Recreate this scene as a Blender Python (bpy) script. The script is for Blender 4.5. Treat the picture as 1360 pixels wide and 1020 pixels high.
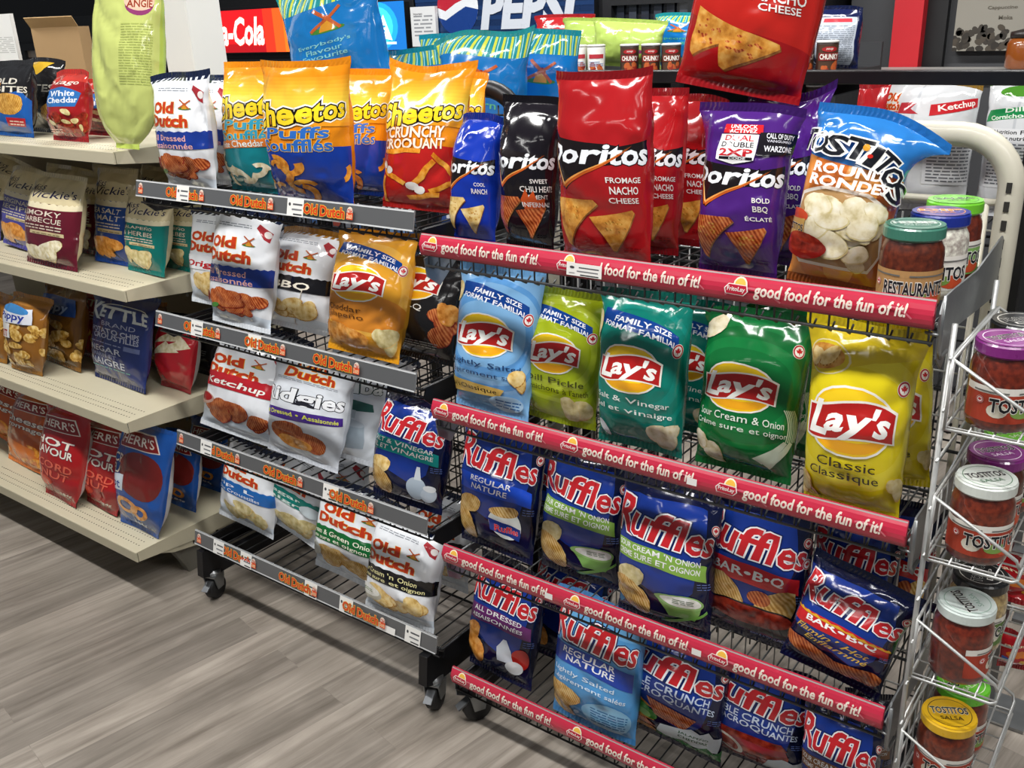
import bpy, math, random
import numpy as np
from mathutils import Matrix, Vector
from mathutils.geometry import tessellate_polygon

SC = bpy.context.scene
COL = SC.collection
for _o in list(bpy.data.objects):
    bpy.data.objects.remove(_o)

# ------------------------------------------------------------------ camera
F_PX = 1263.0
CAM_R = np.array([[0.8013749, 0.18690417, -0.56821219],
                  [0.59700047, -0.30909453, 0.74030467],
                  [-0.03726525, -0.93248453, -0.35928248]])   # columns: right, down, forward
CAM_H = 1.497
cam_data = bpy.data.cameras.new('camera')
cam_data.sensor_width = 36.0
cam_data.lens = 36.0 * F_PX / 1360.0
cam_data.clip_start = 0.02
cam = bpy.data.objects.new('camera', cam_data)
COL.objects.link(cam)
_m = Matrix.Identity(4)
for r in range(3):
    _m[r][0] = CAM_R[r][0]
    _m[r][1] = -CAM_R[r][1]
    _m[r][2] = -CAM_R[r][2]
_m[2][3] = CAM_H
cam.matrix_world = _m
SC.camera = cam

# ------------------------------------------------------------------ light
SC.view_settings.view_transform = 'Standard'
SC.view_settings.look = 'None'
SC.view_settings.gamma = 1.0
SC.view_settings.use_curve_mapping = False
SC.view_settings.exposure = 0.0
world = bpy.data.worlds.new('shop_air')
SC.world = world
world.use_nodes = True
world.node_tree.nodes['Background'].inputs[0].default_value = (0.86, 0.93, 1.0, 1)
world.node_tree.nodes['Background'].inputs[1].default_value = 0.1


def tube_light(name, loc, sx, sy, power, col=(1.0, 0.985, 0.955), rx=0.0):
    d = bpy.data.lights.new(name, 'AREA')
    d.shape = 'RECTANGLE'
    d.size = sx
    d.size_y = sy
    d.energy = power
    d.color = col
    o = bpy.data.objects.new(name, d)
    o.location = loc
    o.rotation_euler = (rx, 0, 0)
    COL.objects.link(o)
    return o


for _i, _x in enumerate((-3.3, -1.75, -0.2, 1.3)):
    tube_light('ceiling_tube', (_x, 0.62, 2.8), 1.25, 0.16, 36)
for _i, _x in enumerate((-3.6, -1.9, -0.2)):
    tube_light('ceiling_tube', (_x, 2.75, 2.8), 1.25, 0.16, 42)
for _i, _x in enumerate((-2.5, -0.6)):
    tube_light('ceiling_tube', (_x, -1.6, 2.8), 1.25, 0.16, 10)


def ray(px, py):
    return CAM_R @ np.array([(px - 680) / F_PX, (py - 510) / F_PX, 1.0])


def at(px, py, Y):
    """the point of the vertical plane at depth Y that the pixel shows"""
    r = ray(px, py)
    return r * (Y / r[1]) + np.array([0, 0, CAM_H])


def atx(px, py, X):
    r = ray(px, py)
    return r * (X / r[0]) + np.array([0, 0, CAM_H])


# ------------------------------------------------------------------ materials
def lin(h):
    h = h.lstrip('#')
    c = [int(h[i:i + 2], 16) / 255 for i in (0, 2, 4)]
    return tuple(x / 12.92 if x <= 0.04045 else ((x + 0.055) / 1.055) ** 2.4 for x in c) + (1,)


MATS = {}


def _new(name):
    m = bpy.data.materials.new(name)
    m.use_nodes = True
    nt = m.node_tree
    return m, nt, nt.nodes['Principled BSDF']


def plain(h, rough=0.5, metal=0.0, coat=0.0, emit=0.0, spec=0.5, bump=0.0, trans=0.0):
    key = ('p', h, rough, metal, coat, emit, spec, bump, trans)
    if key in MATS:
        return MATS[key]
    m, nt, p = _new('paint_' + h)
    p.inputs['Base Color'].default_value = lin(h)
    p.inputs['Roughness'].default_value = rough
    p.inputs['Metallic'].default_value = metal
    p.inputs['Coat Weight'].default_value = coat
    p.inputs['Coat Roughness'].default_value = 0.08
    p.inputs['Specular IOR Level'].default_value = spec
    p.inputs['Transmission Weight'].default_value = trans
    if emit:
        p.inputs['Emission Color'].default_value = lin(h)
        p.inputs['Emission Strength'].default_value = emit
    # a little wear in the gloss, so that nothing is a flat computer colour
    tc = nt.nodes.new('ShaderNodeTexCoord')
    nz = nt.nodes.new('ShaderNodeTexNoise')
    nz.inputs['Scale'].default_value = 38
    nt.links.new(tc.outputs['Object'], nz.inputs['Vector'])
    mr = nt.nodes.new('ShaderNodeMapRange')
    mr.inputs['To Min'].default_value = max(0.02, rough - 0.08)
    mr.inputs['To Max'].default_value = min(1, rough + 0.08)
    nt.links.new(nz.outputs['Fac'], mr.inputs['Value'])
    nt.links.new(mr.outputs[0], p.inputs['Roughness'])
    if bump:
        b = nt.nodes.new('ShaderNodeBump')
        b.inputs['Strength'].default_value = bump
        b.inputs['Distance'].default_value = 0.002
        nt.links.new(nz.outputs['Fac'], b.inputs['Height'])
        nt.links.new(b.outputs[0], p.inputs['Normal'])
    MATS[key] = m
    return m


FOOD = {'chip': ('c79a4a', 'e8c983', 'f3dfae'), 'gold': ('8a5a1c', 'c68d35', 'e5bb66'), 'ridge': ('a8772f', 'd6a95a', 'ecd094'),
        'torti': ('a3601d', 'd18f3a', 'e3b25e'), 'hot': ('7d2a10', 'b95a2a', 'd98a50'), 'puff': ('c06a12', 'ee9a2c', 'f9bb58'),
        'white': ('c9b98a', 'eadfbd', 'f7f1de'), 'salsa': ('5a1208', '93281a', 'b8452c'), 'brown': ('4a2a14', '8a5528', 'b98448'),
        'pale': ('b8a56a', 'd9c991', 'ebdfb4'), 'dip': ('d9d8cf', 'efeee8', 'ffffff'), 'green': ('1e5a1c', '3f8a30', '79b65a'), 'popc': ('9a6a22', 'd4a850', 'f4dfa0'),
        'orangechip': ('b0641a', 'dd9440', 'edb468')}


def crinkle(nt, p, strength=0.9, scale=19.0):
    tc = nt.nodes.new('ShaderNodeTexCoord')
    oi = nt.nodes.new('ShaderNodeObjectInfo')
    ml = nt.nodes.new('ShaderNodeMath')
    ml.operation = 'MULTIPLY'
    ml.inputs[1].default_value = 40
    nt.links.new(oi.outputs['Random'], ml.inputs[0])
    nz = nt.nodes.new('ShaderNodeTexNoise')
    nz.noise_dimensions = '4D'
    nz.noise_type = 'RIDGED_MULTIFRACTAL'
    nz.inputs['Scale'].default_value = scale
    nz.inputs['Detail'].default_value = 2.2
    nz.inputs['Roughness'].default_value = 0.42
    nz.inputs['Distortion'].default_value = 0.35
    nt.links.new(tc.outputs['Object'], nz.inputs['Vector'])
    nt.links.new(ml.outputs[0], nz.inputs['W'])
    b = nt.nodes.new('ShaderNodeBump')
    b.inputs['Strength'].default_value = strength
    b.inputs['Distance'].default_value = 0.012
    nt.links.new(nz.outputs['Fac'], b.inputs['Height'])
    nt.links.new(b.outputs[0], p.inputs['Normal'])
    return tc


def film(h, rough=0.15, strength=0.9):
    """printed plastic film; h is a colour or the name of a printed food"""
    key = ('f', h, rough)
    if key in MATS:
        return MATS[key]
    m, nt, p = _new('film_' + h)
    tc = crinkle(nt, p, strength)
    p.inputs['Roughness'].default_value = rough
    p.inputs['Coat Weight'].default_value = 0.5
    p.inputs['Coat Roughness'].default_value = 0.06
    base = h.split('_')[0]
    if base in FOOD:
        nz = nt.nodes.new('ShaderNodeTexNoise')
        nz.inputs['Scale'].default_value = 70
        nz.inputs['Detail'].default_value = 4
        rp = nt.nodes.new('ShaderNodeValToRGB')
        a, b, c = FOOD[base]
        rp.color_ramp.elements[0].color = lin(a)
        rp.color_ramp.elements[0].position = 0.3
        rp.color_ramp.elements[1].color = lin(c)
        rp.color_ramp.elements[1].position = 0.72
        e = rp.color_ramp.elements.new(0.5)
        e.color = lin(b)
        nt.links.new(tc.outputs['Object'], nz.inputs['Vector'])
        src = nz.outputs['Fac']
        if base in ('ridge', 'hot', 'gold'):
            wv = nt.nodes.new('ShaderNodeTexWave')
            wv.inputs['Scale'].default_value = 55
            wv.inputs['Distortion'].default_value = 1.2
            mp = nt.nodes.new('ShaderNodeMapping')
            mp.inputs['Rotation'].default_value = (0, 0.5, 0.3)
            nt.links.new(tc.outputs['Object'], mp.inputs['Vector'])
            nt.links.new(mp.outputs[0], wv.inputs['Vector'])
            mx = nt.nodes.new('ShaderNodeMix')
            mx.inputs['Factor'].default_value = 0.28
            nt.links.new(src, mx.inputs['A'])
            nt.links.new(wv.outputs['Fac'], mx.inputs['B'])
            src = mx.outputs['Result']
        nt.links.new(src, rp.inputs['Fac'])
        nt.links.new(rp.outputs[0], p.inputs['Base Color'])
    else:
        p.inputs['Base Color'].default_value = lin(h)
    MATS[key] = m
    return m


# ------------------------------------------------------------------ objects
def link(name, data, parent=None, loc=None, rot=None):
    o = bpy.data.objects.new(name, data)
    COL.objects.link(o)
    if loc is not None:
        o.location = loc
    if rot is not None:
        o.rotation_euler = rot
    if parent is not None:
        o.parent = parent
    return o


def tag(o, label, cat, group=None, kind=None):
    o['label'] = label
    o['category'] = cat
    if group:
        o['group'] = group
    if kind:
        o['kind'] = kind
    return o


def structure(o):
    o['kind'] = 'structure'
    return o


def thing(name, label, cat, loc=(0, 0, 0), rz=0.0, group=None):
    return tag(link(name, None, None, loc, (0, 0, rz)), label, cat, group)


class MB:
    """collects boxes, tubes and lathes; build() links them as one mesh object"""

    def __init__(s):
        s.v, s.f, s.m, s.sm = [], [], [], []

    def add(s, vs, fs, mi=0, smooth=False):
        b = len(s.v)
        s.v += [tuple(map(float, q)) for q in vs]
        for f in fs:
            s.f.append(tuple(i + b for i in f))
            s.m.append(mi)
            s.sm.append(smooth)
        return s

    def box(s, x0, x1, y0, y1, z0, z1, mi=0):
        vs = [(x, y, z) for z in (z0, z1) for y in (y0, y1) for x in (x0, x1)]
        return s.add(vs, [(0, 2, 3, 1), (4, 5, 7, 6), (0, 1, 5, 4), (2, 6, 7, 3), (0, 4, 6, 2), (1, 3, 7, 5)], mi)

    def prism(s, pts, axis, a0, a1, mi=0):
        """polygon pts in the plane across `axis`, stretched from a0 to a1"""
        n = len(pts)

        def mk(q, a):
            return {'x': (a, q[0], q[1]), 'y': (q[0], a, q[1]), 'z': (q[0], q[1], a)}[axis]
        vs = [mk(q, a0) for q in pts] + [mk(q, a1) for q in pts]
        fs = [(i, (i + 1) % n, (i + 1) % n + n, i + n) for i in range(n)]
        for t in tessellate_polygon([[Vector((q[0], q[1], 0)) for q in pts]]):
            fs += [tuple(t), tuple(i + n for i in reversed(t))]
        return s.add(vs, fs, mi)

    def tube(s, pts, r, n=6, mi=0, closed=False):
        P = [np.array(q, float) for q in pts]
        rings = []
        up = None
        k = len(P)
        for i, q in enumerate(P):
            a = P[i - 1] if (i or closed) else q
            b = P[(i + 1) % k] if (i < k - 1 or closed) else q
            t = (b - a) / (np.linalg.norm(b - a) + 1e-12)
            if up is None:
                up = np.array([0, 0, 1.0]) if abs(t[2]) < 0.9 else np.array([1.0, 0, 0])
            side = np.cross(t, up)
            side /= np.linalg.norm(side) + 1e-12
            up = np.cross(side, t)
            rings.append([q + r * (math.cos(2 * math.pi * j / n) * side + math.sin(2 * math.pi * j / n) * up) for j in range(n)])
        vs = [q for g in rings for q in g]
        fs = []
        for i in range(k if closed else k - 1):
            for j in range(n):
                a, b = i * n + j, i * n + (j + 1) % n
                c, d = ((i + 1) % k) * n + (j + 1) % n, ((i + 1) % k) * n + j
                fs.append((a, b, c, d))
        if not closed:
            fs += [tuple(range(n))[::-1], tuple(range((k - 1) * n, k * n))]
        return s.add(vs, fs, mi, True)

    def lathe(s, prof, n=28, c=(0, 0, 0), axis='z', mi=0, smooth=True, mats=None):
        vs = []
        for r, h in prof:
            for j in range(n):
                a = 2 * math.pi * j / n
                x, y = r * math.cos(a), r * math.sin(a)
                q = {'z': (x, y, h), 'x': (h, x, y), 'y': (y, h, x)}[axis]
                vs.append((q[0] + c[0], q[1] + c[1], q[2] + c[2]))
        for i in range(len(prof) - 1):
            fs = [(i * n + j, i * n + (j + 1) % n, (i + 1) * n + (j + 1) % n, (i + 1) * n + j) for j in range(n)]
            b = len(s.v)
            if i == 0:
                s.v += vs
                base = b
            for f in fs:
                s.f.append(tuple(q + base for q in f))
                s.m.append(mats[i] if mats else mi)
                s.sm.append(smooth)
        for i, rev in ((0, True), (len(prof) - 1, False)):
            if prof[i][0] > 1e-6:
                g = tuple(base + i * n + j for j in range(n))
                s.f.append(g[::-1] if rev else g)
                s.m.append(mats[min(i, len(prof) - 2)] if mats else mi)
                s.sm.append(False)
        return s

    def build(s, name, mats, parent=None, loc=None, rot=None, bevel=0.0):
        me = bpy.data.meshes.new(name)
        me.from_pydata(s.v, [], s.f)
        for m in (mats if isinstance(mats, (list, tuple)) else [mats]):
            me.materials.append(m)
        me.polygons.foreach_set('material_index', s.m)
        me.polygons.foreach_set('use_smooth', s.sm)
        me.update()
        o = link(name, me, parent, loc, rot)
        if bevel:
            b = o.modifiers.new('bevel', 'BEVEL')
            b.width = bevel
            b.segments = 2
            b.limit_method = 'ANGLE'
        return o


# ------------------------------------------------------------------ printed art: flat layers, cut to a grid, laid on a surface
TXT = {}


def text_geo(s, off, shear):
    k = (s, round(off, 3), round(shear, 2))
    if k in TXT:
        return TXT[k]
    cu = bpy.data.curves.new('lettering', 'FONT')
    cu.body = s
    cu.size = 1.0
    cu.offset = off
    cu.shear = shear
    cu.resolution_u = 2
    try:
        cu.fill_mode = 'FRONT'
    except TypeError:
        pass
    o = bpy.data.objects.new('lettering', cu)
    me = bpy.data.meshes.new_from_object(o)
    v = np.array([q.co[:2] for q in me.vertices]) if len(me.vertices) else np.zeros((0, 2))
    me.calc_loop_triangles()
    t = np.array([list(q.vertices) for q in me.loop_triangles], int).reshape(-1, 3)
    bpy.data.objects.remove(o)
    bpy.data.curves.remove(cu)
    bpy.data.meshes.remove(me)
    TXT[k] = (v, t)
    return TXT[k]


class Art:
    def __init__(s):
        s.T, s.M, s.Z = [], [], []
        s.mats = []
        s.layer = 0

    def _mi(s, m):
        if m not in s.mats:
            s.mats.append(m)
        return s.mats.index(m)

    def tris(s, v, t, m, bump=True):
        if len(t):
            s.T.append(np.asarray(v, float)[np.asarray(t, int)])
            s.M.append(np.full(len(t), s._mi(m)))
            s.Z.append(np.full(len(t), s.layer))
        if bump:
            s.layer += 1
        return s

    def poly(s, pts, m, bump=True):
        t = tessellate_polygon([[Vector((p[0], p[1], 0)) for p in pts]])
        return s.tris(pts, t, m, bump)

    def rect(s, x0, y0, x1, y1, m, bump=True):
        return s.tris([(x0, y0), (x1, y0), (x1, y1), (x0, y1)], [(0, 1, 2), (0, 2, 3)], m, bump)

    def ell(s, cx, cy, rx, ry, m, rot=0.0, n=22, bump=True):
        c, q = math.cos(rot), math.sin(rot)
        p = [(rx * math.cos(a), ry * math.sin(a)) for a in np.linspace(0, 2 * math.pi, n, endpoint=False)]
        p = [(cx + x * c - y * q, cy + x * q + y * c) for x, y in p]
        return s.tris(p, [(0, i, i + 1) for i in range(1, n - 1)], m, bump)

    def ring(s, cx, cy, r0, r1, m, ky=1.0, n=26, a0=0.0, a1=2 * math.pi):
        a = np.linspace(a0, a1, n)
        p = [(cx + r0 * math.cos(x), cy + ky * r0 * math.sin(x)) for x in a] + [(cx + r1 * math.cos(x), cy + ky * r1 * math.sin(x)) for x in a]
        t = []
        for i in range(n - 1):
            t += [(i, n + i, n + i + 1), (i, n + i + 1, i + 1)]
        return s.tris(p, t, m)

    def blob(s, cx, cy, rx, ry, m, seed=0, rot=0.0, n=16, jag=0.1):
        rd = random.Random(seed)
        c, q = math.cos(rot), math.sin(rot)
        ph, ph2 = rd.random() * 6, rd.random() * 6
        p = []
        for i in range(n):
            a = 2 * math.pi * i / n
            k = 1 + jag * math.sin(2 * a + ph) + jag * 0.6 * math.sin(3 * a + ph2) + rd.uniform(-.03, .03)
            x, y = rx * k * math.cos(a), ry * k * math.sin(a)
            p.append((cx + x * c - y * q, cy + x * q + y * c))
        return s.tris(p, [(0, i, i + 1) for i in range(1, n - 1)], m)

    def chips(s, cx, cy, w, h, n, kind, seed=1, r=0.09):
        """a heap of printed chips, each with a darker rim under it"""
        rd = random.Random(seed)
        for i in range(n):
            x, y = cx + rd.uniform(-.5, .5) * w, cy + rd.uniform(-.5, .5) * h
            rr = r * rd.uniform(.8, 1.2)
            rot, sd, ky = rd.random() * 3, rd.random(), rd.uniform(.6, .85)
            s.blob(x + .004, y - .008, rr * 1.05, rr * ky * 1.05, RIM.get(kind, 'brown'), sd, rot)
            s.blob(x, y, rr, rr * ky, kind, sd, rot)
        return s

    def text(s, t, cx, cy, w, h, m, ol=(), b=0.02, sh=0.0, rot=0.0, warp=None):
        v0, t0 = text_geo(t, 0.0, sh)
        if not len(v0):
            return s
        lo, hi = v0.min(0), v0.max(0)
        c, q = math.cos(rot), math.sin(rot)
        for off, mm in [(o_, m_) for m_, o_ in ol] + [(b, m)]:
            v, tt = text_geo(t, off, sh)
            n = (v - (lo + hi) / 2) / (hi - lo)
            if warp:
                n = np.stack(warp(n[:, 0], n[:, 1]), 1)
            x, y = n[:, 0] * w, n[:, 1] * h
            s.tris(np.stack([cx + x * c - y * q, cy + x * q + y * c], 1), tt, mm)
        return s

    def small(s, x0, y0, x1, y1, n, m, seed=0):
        """rows of print too small to read"""
        rd = random.Random(seed)
        dy = (y1 - y0) / n
        for i in range(n):
            x = x0
            while x < x1 - .01:
                e = min(x1, x + rd.uniform(.03, .09))
                s.rect(x, y0 + i * dy, e, y0 + i * dy + dy * .42, m, False)
                x = e + .012
        s.layer += 1
        return s

    def leafseal(s, cx, cy, r):
        s.ell(cx, cy, r, r, 'f4efe9').ring(cx, cy, r * .72, r * .93, 'b5202a')
        L = [(0, 1), (.2, .6), (.42, .72), (.36, .25), (.75, .42), (.9, .2), (.62, -.1), (.7, -.3), (.15, -.35), (.08, -.8), (-.08, -.8), (-.15, -.35), (-.7, -.3), (-.62, -.1), (-.9, .2), (-.75, .42), (-.36, .25), (-.42, .72), (-.2, .6)]
        return s.poly([(cx + x * r * .58, cy + y * r * .58) for x, y in L], 'c4212c')

    def wavy(s, x0, x1, y0, y1, m, amp=.008, n=18, tilt=0.0, bow=0.0):
        xs = np.linspace(x0, x1, n)
        k = (xs - x0) / (x1 - x0)
        bw = bow * 4 * k * (1 - k)
        up = [(x, y1 + tilt * (x - x0) + amp * (-1) ** i + w) for i, (x, w) in enumerate(zip(xs, bw))]
        dn = [(x, y0 + tilt * (x - x0) + w) for x, w in zip(xs, bw)]
        t = []
        for i in range(n - 1):
            t += [(i, n + i, n + i + 1), (i, n + i + 1, i + 1)]
        return s.tris(dn + up, t, m)

    def cut(s, xs, ys, diag=False):
        """triangles cut along the lines x in xs, y in ys (and the cell diagonals); clipped to the outer lines"""
        T = np.concatenate(s.T)
        M = np.concatenate(s.M)
        Z = np.concatenate(s.Z)

        def split(T, M, Z, a, b, c):
            d = T[:, :, 0] * a + T[:, :, 1] * b - c
            d[np.abs(d) < 1e-7] = 0
            hit = (d.min(1) < 0) & (d.max(1) > 0)
            if not hit.any():
                return T, M, Z
            K, Q = T[hit], d[hit]
            pos = Q >= 0
            lone = np.where(pos.sum(1) == 1, pos.argmax(1), (~pos).argmax(1))
            ix = (lone[:, None] + np.arange(3)) % 3
            K = np.take_along_axis(K, ix[:, :, None], 1)
            Q = np.take_along_axis(Q, ix, 1)
            A, B, C = K[:, 0], K[:, 1], K[:, 2]
            tb = (Q[:, 0] / (Q[:, 0] - Q[:, 1]))[:, None]
            tc = (Q[:, 0] / (Q[:, 0] - Q[:, 2]))[:, None]
            AB, AC = A + (B - A) * tb, A + (C - A) * tc
            N = np.concatenate([np.stack([A, AB, AC], 1), np.stack([AB, B, C], 1), np.stack([AB, C, AC], 1)])
            m3, z3 = np.tile(M[hit], 3), np.tile(Z[hit], 3)
            e1, e2 = N[:, 1] - N[:, 0], N[:, 2] - N[:, 0]
            ok = np.abs(e1[:, 0] * e2[:, 1] - e1[:, 1] * e2[:, 0]) > 1e-10
            return np.concatenate([T[~hit], N[ok]]), np.concatenate([M[~hit], m3[ok]]), np.concatenate([Z[~hit], z3[ok]])
        for x in xs:
            T, M, Z = split(T, M, Z, 1, 0, x)
        for y in ys:
            T, M, Z = split(T, M, Z, 0, 1, y)
        c = T.mean(1)
        ok = (c[:, 0] > xs[0]) & (c[:, 0] < xs[-1]) & (c[:, 1] > ys[0]) & (c[:, 1] < ys[-1])
        T, M, Z = T[ok], M[ok], Z[ok]
        if diag:
            kx, ky = 1 / (xs[1] - xs[0]), 1 / (ys[1] - ys[0])
            nx, ny = len(xs) - 1, len(ys) - 1
            for k in range(-ny + 1, nx):
                T, M, Z = split(T, M, Z, kx, -ky, k + kx * xs[0] - ky * ys[0])
        e1, e2 = T[:, 1] - T[:, 0], T[:, 2] - T[:, 0]
        fl = e1[:, 0] * e2[:, 1] - e1[:, 1] * e2[:, 0] < 0
        T[fl] = T[fl][:, ::-1]
        flat = np.concatenate([T.reshape(-1, 2), np.repeat(Z, 3)[:, None]], 1)
        u, inv = np.unique(np.round(flat, 6), axis=0, return_inverse=True)
        f = inv.reshape(-1, 3)
        ok = (f[:, 0] != f[:, 1]) & (f[:, 1] != f[:, 2]) & (f[:, 0] != f[:, 2])
        return u, f[ok], M[ok]


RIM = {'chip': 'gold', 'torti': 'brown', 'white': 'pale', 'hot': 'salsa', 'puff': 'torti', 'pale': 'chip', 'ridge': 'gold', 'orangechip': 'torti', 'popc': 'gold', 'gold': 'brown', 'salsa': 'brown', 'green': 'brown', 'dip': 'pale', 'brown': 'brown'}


def laid(name, art, xs, ys, fn, mat, parent=None, extra=None, step=1.2e-4):
    """art on a surface: fn(x, y) -> points, normals (arrays)"""
    u, f, M = art.cut(xs, ys)
    p, nrm = fn(u[:, 0], u[:, 1])
    p = p + nrm * (u[:, 2:3] * step)
    vs, fs, ms = p.tolist(), f.tolist(), M.tolist()
    mats = [mat(k) if isinstance(k, str) else k for k in art.mats]
    if extra:
        b = len(vs)
        vs += extra.v
        fs += [tuple(i + b for i in q) for q in extra.f]
        ms += [k + len(mats) for k in extra.m]
        mats += extra.mats
    me = bpy.data.meshes.new(name)
    me.from_pydata(vs, [], fs)
    for m in mats:
        me.materials.append(m)
    me.polygons.foreach_set('material_index', ms)
    me.update()
    return link(name, me, parent)


def flat_fn(o, ex, ey):
    """art plane at o with axes ex, ey (its normal is ex x ey)"""
    o, ex, ey = (np.array(q, float) for q in (o, ex, ey))
    n = np.cross(ex, ey)
    n /= np.linalg.norm(n)
    return lambda x, y: (o + x[:, None] * ex + y[:, None] * ey, np.tile(n, (len(x), 1)))
# ------------------------------------------------------------------ bags
DES = {}
CUTS = {}


def design(fn):
    DES[fn.__name__] = fn
    return fn


def get_cut(d, nx, ny):
    k = (d, nx, ny)
    if k not in CUTS:
        a = Art()
        o = DES[d](a)
        CUTS[k] = (a.cut(np.linspace(-.5, .5, nx + 1), np.linspace(0, 1.5, ny + 1), True), a.mats, o)
    return CUTS[k]


def grid_normals(G, sgn):
    du, dv = np.gradient(G, axis=1), np.gradient(G, axis=0)
    n = np.cross(du, dv) * sgn
    return n / (np.linalg.norm(n, axis=2, keepdims=True) + 1e-12)


def pouch_grids(W, H, T, nx, ny, rd, seal, ears, flop, slack, wave, taper=0.0):
    s = seal / H
    u = np.linspace(-1, 1, nx + 1)[None, :]
    v = np.linspace(s, 1 - s, ny + 1)[:, None]
    t = (v - s) / (1 - 2 * s)
    g = np.sin(np.pi * np.clip(t ** 0.88, 0, 1)) ** 0.62
    ct = np.clip(np.cos(u * np.pi / 2), 0, 1)
    xs = np.sign(u) * np.abs(np.sin(u * np.pi / 2)) ** 0.86
    hw = W / 2 * (1 - 0.09 * g) * (1 - taper * np.exp(-(v - s) * H / .05))
    for _ in range(4):
        c, w, a = rd.uniform(.1, .9), rd.uniform(.02, .06), rd.uniform(.01, .035)
        hw = hw * (1 - a * np.exp(-np.abs(v - c) / w) * (1 if rd.random() < .8 else .4))
    mixk = np.clip(g * 1.3, 0, 1)
    x = hw * (u * (1 - mixk) + xs * mixk)
    prof = ct ** 0.75 * (1 - .10 * ct)
    half = T / 2 * g * prof
    et, eb = np.clip((1 - s - v) * H, 0, 9), np.clip((v - s) * H, 0, 9)      # metres from the seals
    ph = [rd.uniform(0, 6) for _ in range(8)]
    mid = (wave * np.sin(1.9 * u + ph[0]) + .5 * wave * np.sin(4.3 * u + ph[1])) * np.exp(-et / .05)
    mid = mid + (.6 * wave * np.sin(1.6 * u + ph[2])) * np.exp(-eb / .04)
    mid = mid + flop * np.clip((v - .74) / .26, 0, 1) ** 2

    def faces(sg, k0):
        pl = 0
        for k, a in ((4 + rd.random(), .0045), (7 + rd.random() * 2, .003), (13, .0012)):
            pl = pl + a * (np.abs(np.sin(k * u * .8 + rd.uniform(0, 6))) - .5)
        f = pl * slack * (np.exp(-et / .055) * (1 - np.exp(-et / .012)) + .8 * np.exp(-eb / .045) * (1 - np.exp(-eb / .012)))
        for _ in range(16):
            cx, cy, an = rd.uniform(-.95, .95), rd.uniform(.04, .96), rd.uniform(0, 3.14)
            ln, wd, a = rd.uniform(.12, .34), rd.uniform(.008, .026), rd.uniform(-.0062, .0042) * slack
            dx, dy = (u - cx) * W / 2, (v - cy) * H
            al, ac = dx * math.cos(an) + dy * math.sin(an), -dx * math.sin(an) + dy * math.cos(an)
            f = f + a * np.exp(-np.abs(ac) / wd) * np.exp(-(al / (ln * H)) ** 2)
        edge = np.clip(ct * 2.2, 0, 1)
        return mid + sg * (half + f * edge * np.clip(g * 3, 0, 1))
    z = v * H + 0 * u
    ew = np.abs(u) ** 3 * np.clip((v - .6) / .4, 0, 1) ** 2.2
    xl = np.where(u < 0, ears[0], ears[2]) * ew
    zl = np.where(u < 0, ears[1], ears[3]) * ew
    fr = np.stack([x + xl, faces(-1, 0), z + zl], 2)
    bk = np.stack([x + xl, faces(1, 1), z + zl], 2)
    for e in (0, -1):
        m = (fr[:, e, 1] + bk[:, e, 1]) / 2
        fr[:, e, 1] = bk[:, e, 1] = m
    for e in (0, -1):
        m = (fr[e, :, 1] + bk[e, :, 1]) / 2
        fr[e, :, 1], bk[e, :, 1] = m - .0004, m + .0004
    return fr, bk


def set_normals(me, N):
    me.polygons.foreach_set('use_smooth', [True] * len(me.polygons))
    me.normals_split_custom_set_from_vertices(N)


def seal_strip(name, row, up, length, mat, parent, rd, ribs=2):
    """the crimped flat end of a bag along a row of points"""
    P = row
    n = len(P)
    xs = np.linspace(0, n - 1, (n - 1) * ribs + 1)
    R = np.stack([np.interp(xs, np.arange(n), P[:, k]) for k in range(3)], 1)
    rows = []
    for j, k in enumerate((0.0, 0.5, 1.0)):
        q = R.copy()
        q[:, 2] += up * length * k
        q[:, 1] += .0005 * (-1.0) ** np.arange(len(q)) * (j > 0)
        rows.append(q)
    m = len(R)
    vs, fs = [], []
    for sg in (-1, 1):
        b = len(vs)
        for q in rows:
            qq = q.copy()
            qq[:, 1] += sg * .0005
            vs += qq.tolist()
        for j in range(2):
            for i in range(m - 1):
                f = (b + j * m + i, b + j * m + i + 1, b + (j + 1) * m + i + 1, b + (j + 1) * m + i)
                fs.append(f if (sg < 0) == (up > 0) else f[::-1])
    o = 3 * m
    fs += [(2 * m + i, 2 * m + i + 1, o + 2 * m + i + 1, o + 2 * m + i) for i in range(m - 1)]
    me = bpy.data.meshes.new(name)
    me.from_pydata(vs, [], fs)
    me.materials.append(film(mat))
    me.update()
    return link(name, me, parent)


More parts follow.
